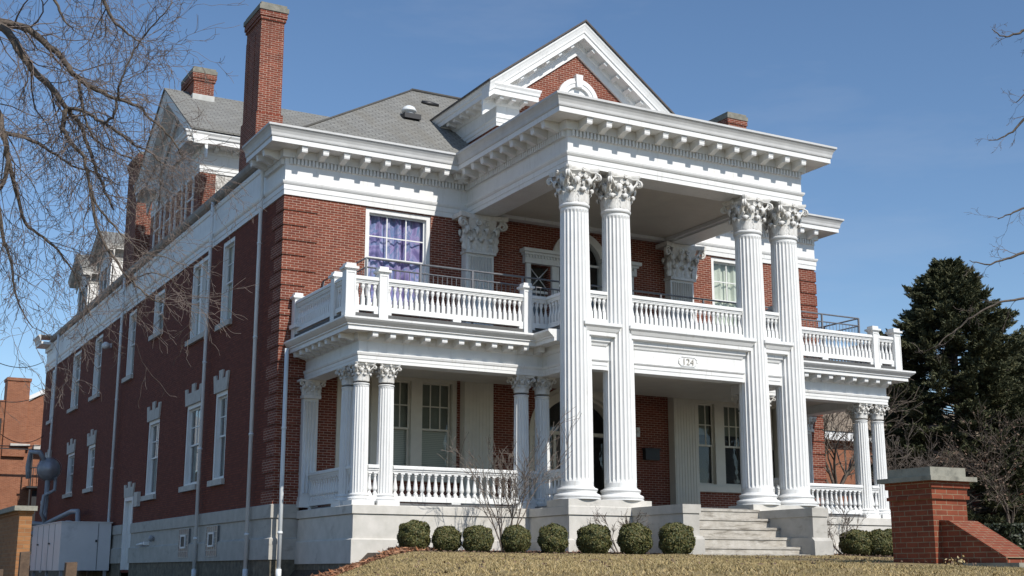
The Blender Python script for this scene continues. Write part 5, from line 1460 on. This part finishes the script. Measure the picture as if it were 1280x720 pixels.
# ------------------------------------------------------------------ left yard
lpw = empty('brick_garden_wall', (-7.1, -8.2, -1.9)); tag(lpw, 'end of a tan brick garden wall with a flat stone cap in the lower left corner', 'wall')
b = MB(); b.box(-7.20, -6.99, -8.18, 4.0, -3.2, -0.66); b.box(-7.22, -6.97, -8.2, 4.0, -0.7, -0.651); P('brick_body', b, 'brick_tan', lpw)
b = MB(); b.box(-7.30, -6.93, -8.28, 4.0, -0.6505, -0.57); P('stone_cap', b, 'stonecap', lpw)
for (u, v, d_, w, lean, lab) in ((30.5, 690, 19.5, 0.135, 0.01, 'weathered wooden post standing in front of the tan brick wall end'), (85, 703, 21.0, 0.17, 0.05, 'short weathered wooden post in front of the grey cabinet'), (-2, 712, 20.0, 0.13, 0, 'wooden post at the left edge of the picture')):
    top = at(u, v, d_); r_ = MB(); x, y, z = top
    h = w / 2
    r_.add([(x - h + lean * -0.2, y - h, z - 2), (x + h, y - h, z - 2), (x + h, y + h, z - 2), (x - h, y + h, z - 2), (x - h + lean, y - h, z - 0.01), (x + h + lean, y - h, z + 0.004), (x + h + lean, y + h, z + 0.01), (x - h + lean, y + h, z)],
           [(0, 3, 2, 1), (4, 5, 6, 7), (0, 1, 5, 4), (1, 2, 6, 5), (2, 3, 7, 6), (3, 0, 4, 7)])
    o = r_.build('wooden_post', 'wood_old'); tag(o, lab, 'post', 'old wooden posts in the side yard')
cab = empty('utility_cabinet', (-1.0, 20.5, -1.75)); tag(cab, 'large light grey metal utility cabinet with doors beside the brick side wall', 'utility cabinet')
CX0, CX1, CY0, CY1, CZ0, CZ1 = -1.91, -0.13, 18.0, 24.2, -1.62, 0.10
b = MB(); b.box(CX0, CX1, CY0, CY1, CZ0, CZ1); b.box(CX0 - 0.03, CX1 + 0.03, CY0 - 0.03, CY1 + 0.03, CZ1 + 0.0005, CZ1 + 0.035); P('cabinet_body', b, 'cabinet', cab)
for k in range(1, 5):
    y = CY0 + (CY1 - CY0) * k / 5; b = MB(); b.box(CX0 - 0.01, CX0 - 0.0005, y - 0.013, y + 0.013, CZ0 + 0.02, CZ1 - 0.03); P('door_seam', b, plain('cabinet_gap', (0.16, 0.16, 0.165)) if 'cabinet_gap' not in bpy.data.materials else bpy.data.materials['cabinet_gap'], cab)
b = MB(); b.box(-0.60, -0.575, CY0 - 0.01, CY0 - 0.0005, CZ0 + 0.02, CZ1 - 0.03); P('door_seam', b, bpy.data.materials['cabinet_gap'], cab)
for y in (20.2, 22.7):
    b = MB(); b.box(CX0 - 0.05, CX0 - 0.0101, y - 0.10, y + 0.1, -0.66, -0.60); P('handle', b, 'black', cab)
b = MB(); b.box(-0.68, -0.62, CY0 - 0.05, CY0 - 0.005, -0.60, -0.52); P('handle', b, 'black', cab)
for x in (CX0 + 0.07, CX1 - 0.17):
    for y in (CY0 + 0.1, 21.0, CY1 - 0.2):
        b = MB(); b.box(x, x + 0.1, y, y + 0.1, -2.0, CZ0 - 0.001); P('cabinet_leg', b, 'steel', cab)
tk = empty('pipe_tank', (-0.85, 28.2, -1.7)); tag(tk, 'grey metal tank with bent pipes fixed high on the brick side wall', 'tank')
b = MB(); c = Vector((-0.95, 27.5, 2.68)); prof = [(0.05, -0.52), (0.26, -0.44), (0.42, -0.25), (0.47, -0.08), (0.49, 0.0), (0.47, 0.08), (0.42, 0.25), (0.26, 0.44), (0.05, 0.52)]
b.lathe(0, 0, prof, 20); b.v = [(c.x + v[0], c.y + v[2], c.z + v[1]) for v in b.v]
P('tank_body', b, plain('tank_steel', (0.36, 0.36, 0.38), (0.26, 0.26, 0.28), 4, 0.4, metal=0.25), tk)
b = MB()
for yy in (27.2, 27.5, 27.8): b.lathe(0, 0, [(0.495, yy - 27.5 - 0.02), (0.505, yy - 27.5), (0.495, yy - 27.5 + 0.02)], 20, caps=False)
b.v = [(c.x + v[0], c.y + v[2], c.z + v[1]) for v in b.v]
b.tube([c + Vector((-0.15, 0, 0.3)), c + Vector((-0.45, -0.2, 0.7)), c + Vector((-0.75, 0.3, 0.75)), c + Vector((-0.8, 0.4, 0.1)), c + Vector((-0.75, 0.4, -0.4))], 0.11, 8)
b.tube([c + Vector((0.0, 0, -0.4)), c + Vector((0.0, 0.1, -2.6)), c + Vector((0, 0.1, -3.6))], 0.10, 8)
b.tube([c + Vector((0.28, -0.2, -0.35)), c + Vector((0.28, -0.2, -0.9)), c + Vector((-0.15, -0.2, -1.15)), c + Vector((-0.2, -0.2, -1.9)), c + Vector((0.02, -0.1, -2.3))], 0.075, 8)
b.tube([c + Vector((-3.5, 0, -2.2)), c + Vector((0, 0, -2.35)), (-0.5, 24.0, 0.75), (-0.45, 22.9, 0.72), (-0.45, 22.7, -0.1)], 0.10, 8)
b.tube([c + Vector((-3.5, 0, -2.75)), c + Vector((0, 0, -2.75)), (-0.6, 24.4, 0.30), (-0.6, 23.6, 0.28), (-0.6, 23.4, -0.2)], 0.10, 8)
P('pipes', b, 'steel', tk, False)

# orange brick building behind, with an escape stair
fbk = empty('brick_building', (-2, 52, -1.9)); tag(fbk, 'orange brick building with a chimney and an iron stair behind the left yard', 'building')
b = MB(); mp = lambda a, d, z: (a, d, z)
b.prism([(-0.4, -2), (12, -2), (12, 11.5), (8.5, 12.4), (1.25, 8.35), (0.05, 8.35), (-0.4, 8.3)], mp, 50, 62)
b.prism([(-16, -2), (-0.4, -2), (-0.4, 7.2), (-6, 4.5), (-16, 4.5)], mp, 50.6, 60)
P('wall', b, 'brick_far', fbk)
b = MB(); b.box(0.0, 1.28, 49.8, 51, 5, 9.5); b.box(-0.06, 1.34, 49.74, 51.06, 9.5, 9.68); P('chimney', b, 'brick_far', fbk)
b = MB(); b.prism([(1.29, 8.36), (8.5, 12.41), (8.5, 12.7), (1.29, 8.66)], mp, 49.9, 50.4); P('coping', b, 'white', fbk)
b = MB(); b.add([(-16, 50.0, 4.6), (-6, 50.0, 4.6), (-0.3, 50.0, 7.35), (-0.3, 58, 8.8), (-6, 58, 8.8), (-16, 58, 8.8)], [(0, 1, 4, 5), (1, 2, 3, 4)]); P('roof', b, plain('pale_roofing', (0.42, 0.43, 0.44), (0.34, 0.35, 0.36), 3), fbk)
b = MB(); b.tube([(-0.25, 49.85, -2), (-0.25, 49.85, 7.2)], 0.08, 6); P('downpipe', b, 'black', fbk)
b = MB()
for (x, z) in ((1.5, 5.4), (2.6, 5.4)): b.box(x - 0.04, x + 0.04, 48.4, 48.48, -2, z)
b.box(1.3, 5.0, 48.3, 49.9, 3.1, 3.2); b.box(-3, 5, 48.4, 48.5, 5.3, 5.36)
for k in range(14): b.tube([(1.4 + k * 0.22, 48.4, 3.2), (1.4 + k * 0.22, 48.4, 4.3)], 0.02, 4)
b.box(1.3, 4.6, 48.35, 48.41, 4.25, 4.32); b.box(1.7, 5, 48.8, 49.9, -2, 3.0)
P('iron_stair', b, 'black', fbk)
b = MB(); b.box(0.4, 1.5, 49.6, 49.9, 5.6, 5.75); b.box(1.7, 2.3, 49.4, 49.9, 5.45, 5.7); P('wall_unit', b, 'lintel', fbk)
def sag(p, q, s, n=14): return [p.lerp(q, i / n) - Vector((0, 0, s * 4 * (i / n) * (1 - i / n))) for i in range(n + 1)]
for (u0, v0, d0, u1, v1, d1, s, r_, lab) in ((-20, 444, 38, 55, 452, 52, 0.3, 0.013, 'topmost overhead wire running to the far corner of the mansion'),
        (-20, 496, 38, 54, 492, 54, 0.25, 0.013, 'middle overhead wire crossing in front of the orange brick chimney'),
        (-20, 522, 40, 54, 545, 52, 0.5, 0.014, 'drooping overhead wire crossing the orange brick wall'), (-20, 556, 40, 50, 557, 50, 0.03, 0.018, 'lowest straight cable in front of the orange brick wall')):
    b = MB(); b.tube(sag(at(u0, v0, d0), at(u1, v1, d1), s), r_, 4); o = b.build('overhead_wire', 'black', None, False); tag(o, lab, 'wire', 'overhead wires at the left')

# ------------------------------------------------------------------ background on the right
tb = empty('tan_building', (44, 32, -1.6)); tag(tb, 'orange brick building with a brown roof and white eaves seen through the right porch', 'building')
c = at(1040, 600, 80); c2 = at(1075, 600, 80)
b = MB(); b.box(36, 62, 34, 48, -3, 6.9); P('wall', b, 'brick_far', tb)
b = MB(); b.box(35.5, 62.5, 33.4, 48.5, 6.9, 7.5); P('eaves', b, 'white', tb)
b = MB(); b.add([(35.4, 33.3, 7.5), (62.6, 33.3, 7.5), (62.6, 41, 12.5), (35.4, 41, 12.5), (35.4, 48.6, 7.5), (62.6, 48.6, 7.5)], [(0, 1, 2, 3), (2, 5, 4, 3), (0, 3, 4), (1, 5, 2)]); P('roof', b, 'shingle_brown', tb)
for x in (40.0, 44.5, 49.0):
    b = MB(); b.box(x, x + 1.1, 33.9, 34.0, 1.2, 3.2); w_ = P('window', b, 'white', tb); b = MB(); b.box(x + 0.12, x + 0.98, 33.87, 33.9, 1.32, 2.15); b.box(x + 0.12, x + 0.98, 33.87, 33.9, 2.25, 3.08); P('pane', b, 'dark', w_)
wh = empty('white_house', (51, 21, -2)); tag(wh, 'small white clapboard house with shuttered windows behind the hedge at the right edge', 'house')
c = at(1247, 640, 75)
b = MB(); b.box(c.x - 2.2, c.x + 4, c.y, c.y + 8, -3, 3.2); P('wall', b, 'siding', wh)
b = MB(); b.add([(c.x - 2.7, c.y - 0.5, 3.2), (c.x + 4.5, c.y - 0.5, 3.2), (c.x + 4.5, c.y + 4, 6.2), (c.x - 2.7, c.y + 4, 6.2), (c.x - 2.7, c.y + 8.5, 3.2), (c.x + 4.5, c.y + 8.5, 3.2)], [(0, 1, 2, 3), (2, 5, 4, 3), (0, 3, 4), (1, 5, 2)]); P('roof', b, 'shingle_brown', wh)
for dx in (-1.3, 0.5):
    b = MB(); b.box(c.x + dx - 0.45, c.x + dx + 0.45, c.y - 0.06, c.y - 0.001, 0.3, 2.1); w_ = P('window', b, 'white', wh); b = MB(); b.box(c.x + dx - 0.32, c.x + dx + 0.32, c.y - 0.075, c.y - 0.061, 0.4, 2.0); P('pane', b, plain('pale_blue_glass', (0.25, 0.30, 0.36), rough=0.2) if 'pale_blue_glass' not in bpy.data.materials else bpy.data.materials['pale_blue_glass'], w_)
    b = MB(); b.box(c.x + dx + 0.46, c.x + dx + 0.80, c.y - 0.05, c.y - 0.001, 0.3, 2.1); P('shutter', b, plain('teal_shutter', (0.06, 0.13, 0.14)) if 'teal_shutter' not in bpy.data.materials else bpy.data.materials['teal_shutter'], w_)
bh = empty('brick_house', (54, 14, -2)); tag(bh, 'dark red brick house at the far right edge beyond the hedge', 'house')
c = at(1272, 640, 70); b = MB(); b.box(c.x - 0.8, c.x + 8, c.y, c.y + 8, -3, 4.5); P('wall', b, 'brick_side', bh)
b = MB(); b.add([(c.x - 1.2, c.y - 0.5, 4.5), (c.x + 8.5, c.y - 0.5, 4.5), (c.x + 8.5, c.y + 4, 7.2), (c.x - 1.2, c.y + 4, 7.2), (c.x - 1.2, c.y + 8.5, 4.5), (c.x + 8.5, c.y + 8.5, 4.5)], [(0, 1, 2, 3), (2, 5, 4, 3), (0, 3, 4), (1, 5, 2)]); P('roof', b, 'shingle_brown', bh)

def leaf_cloud(pts, size, mat, seed, name='foliage', flat=0.0):
    g = np.random.default_rng(seed); n = len(pts)
    nr = unit(g.normal(0, 1, (n, 3))); a1 = unit(np.cross(nr, g.normal(0, 1, (n, 3)))); a2 = np.cross(nr, a1)
    s = g.uniform(0.6, 1.3, (n, 1)) * size
    return cards(name, pts, None, a1 * s * 0.6, a2 * s, mat)
# clipped hedge at the right edge
hd = empty('clipped_hedge', (22, -4, -1.5)); tag(hd, 'dark clipped hedge at the right edge behind the sloping brick wall', 'hedge')
c = at(1262, 668, 44); g = np.random.default_rng(31); n = 26000
q = g.uniform(-1, 1, (n, 3)); ax_ = g.integers(0, 3, n); q[np.arange(n), ax_] = np.sign(q[np.arange(n), ax_]) * (1 - 0.25 * g.uniform(0, 1, n) ** 2)
q = q * (3.6, 1.2, 1.0) + (c.x + 2.6, c.y + 0.5, -1.10)
link('foliage', leaf_cloud(q, 0.075, 'hedge_leaf', 32), hd)
b = MB(); b.box(c.x - 0.7, c.x + 5.9, c.y - 0.5, c.y + 1.5, -2.2, -0.3); P('stem_mass', b, bpy.data.materials['dark_twig_mass'], hd)

# big dark conifer
def conifer(base, H, Rb, seed, label, nb=430):
    g = np.random.default_rng(seed); r_ = empty('conifer_tree', base); tag(r_, label, 'conifer')
    b = MB(); b.tube([base, base + Vector((0.1, 0, H * 0.5)), base + Vector((0, 0, H * 0.98))], [0.42, 0.24, 0.03], 8); b.build('trunk', 'bark', r_, False)
    P_, D_, br = [], [], MB()
    for i in range(nb):
        t = 0.04 + 0.95 * ((i + g.uniform(0, 1)) / nb) ** 0.80
        z = H * t; a = i * 2.39996 + g.uniform(-0.5, 0.5)
        prof = min(1.0, 1.80 * (1 - t) ** 0.72) * (1.0 if t > 0.10 else 0.6 + t * 4)
        ph = 1 + 0.13 * math.sin(3 * a + seed) * math.sin(9 * t * 3) + g.normal(0, 0.11)
        Lb = max(0.5, Rb * prof * ph)
        rise = 0.34 * t + 0.05 + g.uniform(-0.08, 0.12)
        ns = int(8 + 24 * Lb / Rb)
        d = np.array([math.cos(a), math.sin(a), 0]); sd = np.array([-d[1], d[0], 0])
        br.tube([base + Vector((0, 0, z)), base + Vector((*(d[:2] * Lb * 0.6), z + Lb * rise * 0.5)), base + Vector((*(d[:2] * Lb * 0.95), z + Lb * (rise * 0.8 - 0.05)))], [0.05, 0.03, 0.008], 3, cap=False)
        for k in range(ns):                           # side sprays along the bough
            s_ = g.uniform(0.30, 1.0) ** 0.75
            q = d * Lb * s_ + np.array([0, 0, z + Lb * (rise * s_ - 0.10 * s_ * s_)])
            e = d * g.uniform(0.4, 1.0) + sd * g.uniform(-1, 1) + np.array([0, 0, g.uniform(-0.25, 0.45) + 0.35 * (s_ > 0.85)])
            e /= np.linalg.norm(e); ln = g.uniform(0.5, 1.05) * (1.2 - 0.45 * s_) * (0.6 + 0.4 * Lb / Rb)
            m = 52
            w = g.uniform(0, 1, m)
            pts = q + e * (ln * w[:, None]) + g.normal(0, 1, (m, 3)) * (0.085 * (1 - 0.6 * w[:, None]) * (0.6 + 0.4 * ln)) - np.array([0, 0, 0.22]) * (w[:, None] ** 2) * ln * (1 - t)
            P_.append(pts); D_.append(np.repeat(e[None], m, 0) + d * 0.3 + np.array([0, 0, 0.25]))
    pts = np.concatenate(P_) + np.array(base); dr = np.concatenate(D_)
    g2 = np.random.default_rng(seed + 1); n = len(pts)
    ay = unit(dr + g2.normal(0, 0.55, (n, 3))); ax_ = unit(np.cross(ay, g2.normal(0, 1, (n, 3))))
    s = g2.uniform(0.7, 1.35, (n, 1))
    link('foliage', cards('foliage', pts, None, ax_ * s * 0.028, ay * s * 0.10, 'needle'), r_)
    br.build('limbs', 'bark', r_, False)
c = at(1207, 650, 66); conifer(Vector((c.x, c.y, -1.7)), 16.1, 4.05, 41, 'tall dark green conifer rising behind the right end of the porch')
c = at(1322, 650, 74); conifer(Vector((c.x, c.y, -1.7)), 14.0, 4.3, 43, 'second dark conifer cut by the right edge of the picture', 380)

def bare_tree(base, H, r0, seed, label, mat='bark', m2='twig', lev=5, kids=(3, 4), cat='tree', spread=0.85, tilt=(0, 0), group=None, leaves=None, up=-0.03):
    r_ = empty('bare_tree', base); tag(r_, label, cat, group)
    T = Tree(seed); T.grow(base, (tilt[0], tilt[1], 1), H * 0.42, r0, 0, up, spread, lev, kids, 0.10, (0.52, 0.80), 0.006)
    T.finish(r_, 'trunk', mat, m2)
    if leaves:
        tv = np.array(T.t.v); g = np.random.default_rng(seed); q = tv[g.integers(0, len(tv), leaves)] + g.normal(0, 0.12, (leaves, 3))
        link('leaves', leaf_cloud(q, 0.06, 'dead_leaf', seed), r_)
    return r_
c = at(1047, 640, 56); base = Vector((c.x, c.y, -1.7)); r_ = empty('bare_tree', base); tag(r_, 'dark leafless tree seen through the open right end of the porch', 'tree')
T = Tree(51); T.b.tube([base, base + Vector((0, 0, 3.4))], [0.19, 0.16], 8)
for dx, dy in ((-0.75, 0.3), (0.1, 0.5), (0.8, -0.2), (-0.3, -0.6), (0.45, 0.1)):
    T.grow(base + Vector((0, 0, 3.2)), (dx, dy, 1.1), 2.9, 0.085, 1, -0.04, 0.85, 5, (3, 4), 0.12, (0.5, 0.75), 0.012)
T.finish(r_, 'trunk', 'bark', 'bark')
c = at(1150, 660, 48); bare_tree(Vector((c.x, c.y, -1.6)), 5.4, 0.09, 52, 'leafless brown shrub-like tree right of the porch in front of the conifer', m2='twig_pale', mat='twig_pale', spread=1.1, lev=5)
c = at(1120, 660, 54); bare_tree(Vector((c.x, c.y, -1.6)), 6.0, 0.09, 57, 'thin leafless tree close to the right end of the porch', m2='twig_pale', mat='twig_pale', spread=1.0, lev=5)
c = at(1262, 660, 52); bare_tree(Vector((c.x, c.y, -1.6)), 6.2, 0.12, 53, 'small tree with withered brown leaves at the right edge', m2='bark', leaves=700, spread=1.1, lev=5)

# ------------------------------------------------------------------ big bare tree over the left side
def guided(T, pts, r0, r1, sides=7, kid_r=0.5, every=1, L=(0.7, 1.5), lev=1, droop=0.05, maxlev=3, kids=(2, 4), bias=(0, 0, 0)):
    W_ = [at(u, v, d) for u, v, d in pts]
    # smooth the hand-placed course
    C_ = []
    for i in range(len(W_) - 1):
        p0, p1, p2, p3 = W_[max(i - 1, 0)], W_[i], W_[i + 1], W_[min(i + 2, len(W_) - 1)]
        for k in range(4):
            t = k / 4
            C_.append(0.5 * ((2 * p1) + (p2 - p0) * t + (2 * p0 - 5 * p1 + 4 * p2 - p3) * t * t + (3 * p1 - p0 - 3 * p2 + p3) * t ** 3))
    C_.append(W_[-1])
    n = len(C_)
    C_ = [c + Vector((T.g.gauss(0, 0.006), T.g.gauss(0, 0.006), T.g.gauss(0, 0.006))) for c in C_]
    rads = [(r0 + (r1 - r0) * (i / (n - 1)) ** 0.8) * 0.86 for i in range(n)]
    T.b.tube(C_, rads, sides)
    for i in range(1, n, every):
        g = T.g
        e = (C_[i] - C_[i - 1]).normalized()
        o = e.orthogonal().normalized(); o.rotate(__import__('mathutils').Quaternion(e, g.uniform(0, 2 * math.pi)))
        T.grow(C_[i], e * 0.7 + o * g.uniform(0.4, 1.0) + Vector(bias), g.uniform(*L) * 0.85, max(0.0035, min(0.011, rads[i] * kid_r * g.uniform(0.3, 0.9))), lev, droop, 1.0, maxlev + 1, kids, 0.24, (0.32, 0.66), 0.0019)
tx = at(-330, 700, 13.5)
bt = empty('bare_tree', (tx.x, tx.y, -3.2)); tag(bt, 'large leafless tree whose long branches hang across the upper left sky', 'tree')
T = Tree(77)
d0 = 13.0
T.b.tube([(tx.x, tx.y, -3.3), at(-325, 400, 13.5), at(-300, 120, 13.4), at(-260, -60, 13.2), at(-225, -200, 13.0)], [0.34, 0.27, 0.22, 0.16, 0.09], 12)
J = (-300, 120, 13.4)
guided(T, [J, (-180, 60, 13.2), (-60, 30, 13.0), (0, 29, 12.8), (34, 36, 12.7), (62, 58, 12.6), (86, 84, 12.5), (98, 98, 12.5), (120, 113, 12.6), (147, 124, 12.8), (172, 133, 13.0), (192, 152, 13.2), (214, 172, 13.3), (228, 196, 13.4)], 0.062, 0.008, 8, 0.42, 1, (0.5, 1.1), 1, 0.03)
guided(T, [J, (-160, 50, 13.0), (-50, 20, 12.6), (4, 36, 12.3), (22, 62, 12.2), (46, 92, 12.2), (68, 114, 12.2), (82, 134, 12.2), (98, 152, 12.3), (106, 172, 12.4), (116, 200, 12.4), (128, 232, 12.5), (142, 260, 12.6)], 0.066, 0.010, 8, 0.38, 1, (0.5, 1.2), 1, 0.06)
guided(T, [(82, 134, 12.2), (104, 138, 12.1), (126, 152, 12.0), (140, 146, 11.9), (147, 124, 11.9), (150, 104, 11.8), (160, 78, 11.8), (176, 50, 11.8), (200, 22, 11.7), (216, 4, 11.7)], 0.022, 0.005, 6, 0.5, 1, (0.35, 0.8), 2, 0.0)
guided(T, [(126, 152, 12.0), (146, 164, 12.0), (164, 178, 12.1), (186, 190, 12.2), (205, 206, 12.2)], 0.022, 0.006, 5, 0.6, 1, (0.35, 0.8), 2, 0.04)
guided(T, [(84, 136, 12.2), (79, 160, 12.1), (92, 182, 12.0), (106, 200, 12.0), (112, 232, 12.0), (126, 262, 12.0), (150, 290, 12.0), (176, 316, 12.0)], 0.032, 0.006, 7, 0.5, 1, (0.4, 0.9), 1, 0.08)
guided(T, [(98, 98, 12.5), (100, 120, 12.4), (106, 146, 12.4), (116, 170, 12.4), (138, 188, 12.5), (160, 196, 12.5), (184, 210, 12.6)], 0.022, 0.005, 6, 0.5, 1, (0.4, 0.9), 1, 0.06)
guided(T, [J, (-140, 80, 13.0), (-50, 100, 12.6), (-8, 130, 12.4), (4, 166, 12.2), (10, 202, 12.2), (2, 236, 12.2)], 0.058, 0.022, 7, 0.45, 1, (0.5, 1.1), 1, 0.08)
guided(T, [(10, 202, 12.2), (22, 250, 12.3), (36, 284, 12.3), (60, 300, 12.4), (84, 330, 12.5), (100, 360, 12.5), (112, 396, 12.6)], 0.024, 0.005, 6, 0.5, 1, (0.4, 0.9), 1, 0.08)
guided(T, [J, (-200, -20, 12.6), (-80, -60, 12.2), (10, -40, 12.0), (60, -10, 11.9), (78, 22, 11.9), (92, 36, 11.9)], 0.05, 0.006, 7, 0.5, 1, (0.4, 0.9), 1, 0.05)
guided(T, [(10, -40, 12.0), (90, -60, 11.8), (125, -10, 11.6), (140, 22, 11.6), (160, 42, 11.6), (178, 52, 11.6)], 0.04, 0.006, 6, 0.5, 1, (0.35, 0.8), 1, 0.04)
guided(T, [(-50, 100, 12.6), (-10, 210, 12.4), (2, 290, 12.3), (14, 330, 12.3), (20, 370, 12.3), (40, 410, 12.3)], 0.036, 0.005, 6, 0.5, 1, (0.4, 0.9), 1, 0.08)
guided(T, [(112, 232, 12.0), (120, 280, 12.0), (140, 320, 12.0), (164, 350, 12.1), (186, 372, 12.1), (206, 380, 12.2)], 0.022, 0.005, 5, 0.55, 1, (0.35, 0.75), 2, 0.08)
guided(T, [(4, 166, 12.2), (40, 176, 12.3), (66, 190, 12.4), (90, 206, 12.4), (120, 216, 12.5), (150, 232, 12.6)], 0.026, 0.005, 5, 0.55, 1, (0.35, 0.8), 2, 0.05)
guided(T, [(164, 350, 12.1), (190, 342, 12.1), (214, 350, 12.1), (232, 372, 12.2), (240, 396, 12.2), (236, 420, 12.2), (226, 436, 12.2)], 0.008, 0.002, 5, 0.5, 2, (0.15, 0.32), 3, 0.06)
guided(T, [(176, 316, 12.0), (204, 322, 12.0), (230, 330, 12.0), (250, 350, 12.1)], 0.008, 0.002, 5, 0.5, 2, (0.15, 0.32), 3, 0.06)
for k in range(12):                                 # the rest of its crown, outside the picture
    v = 100 - 28 * k; a = T.g.uniform(-1.3, 1.3)
    T.grow(at(-275 + 3 * k, v, 13.2), RT * -math.cos(a) + FW * math.sin(a) + Vector((0, 0, 0.7)), T.g.uniform(1.4, 2.6), 0.06, 1, -0.02, 0.8, 4, (3, 4), 0.12, (0.5, 0.75), 0.004)
T.finish(bt)
# tree whose branch tips enter from the right
tx = at(1560, 700, 17)
rt = empty('bare_tree', (tx.x, tx.y, -3.0)); tag(rt, 'leafless tree at the right edge with only its branch tips in the picture', 'tree')
T = Tree(88)
T.b.tube([(tx.x, tx.y, -3.2), at(1560, 300, 17), at(1550, 40, 17), at(1540, -160, 17)], [0.30, 0.24, 0.17, 0.08], 10)
for pts, r in (([(1555, 150, 17), (1440, 60, 17), (1340, 20, 17), (1290, 34, 17), (1270, 42, 17), (1255, 46, 17), (1240, 36, 17)], 0.05), ([(1558, 260, 17), (1440, 140, 17), (1330, 120, 17), (1292, 138, 17), (1270, 160, 17), (1252, 172, 17), (1236, 176, 17)], 0.045),
               ([(1558, 300, 17), (1420, 230, 17), (1330, 240, 17), (1285, 258, 17), (1262, 268, 17), (1246, 274, 17)], 0.04), ([(1560, 330, 17), (1420, 300, 17), (1320, 302, 17), (1280, 315, 17), (1258, 324, 17), (1232, 330, 17), (1212, 326, 17)], 0.045),
               ([(1560, 420, 17), (1420, 350, 17), (1330, 350, 17), (1284, 372, 17), (1250, 378, 17), (1222, 392, 17), (1200, 408, 17), (1180, 424, 17), (1168, 436, 17)], 0.030), ([(1555, 150, 17), (1420, 100, 17), (1320, 90, 17), (1288, 112, 17), (1270, 128, 17)], 0.035)):
    n0 = len(T.b.v)
    guided(T, pts, r, 0.006, 6, 0.40, 3, (0.18, 0.42), 2, 0.04)
for k in range(16):                                 # the rest of its crown, outside the picture
    v = 260 - 26 * k; a = T.g.uniform(-1.2, 1.4)
    T.grow(at(1552, v, 17), RT * math.cos(a) * 1.0 + FW * math.sin(a) + Vector((0, 0, 0.7)), T.g.uniform(1.4, 2.6), 0.055, 1, -0.02, 0.8, 4, (3, 4), 0.12, (0.5, 0.75), 0.004)
T.finish(rt)
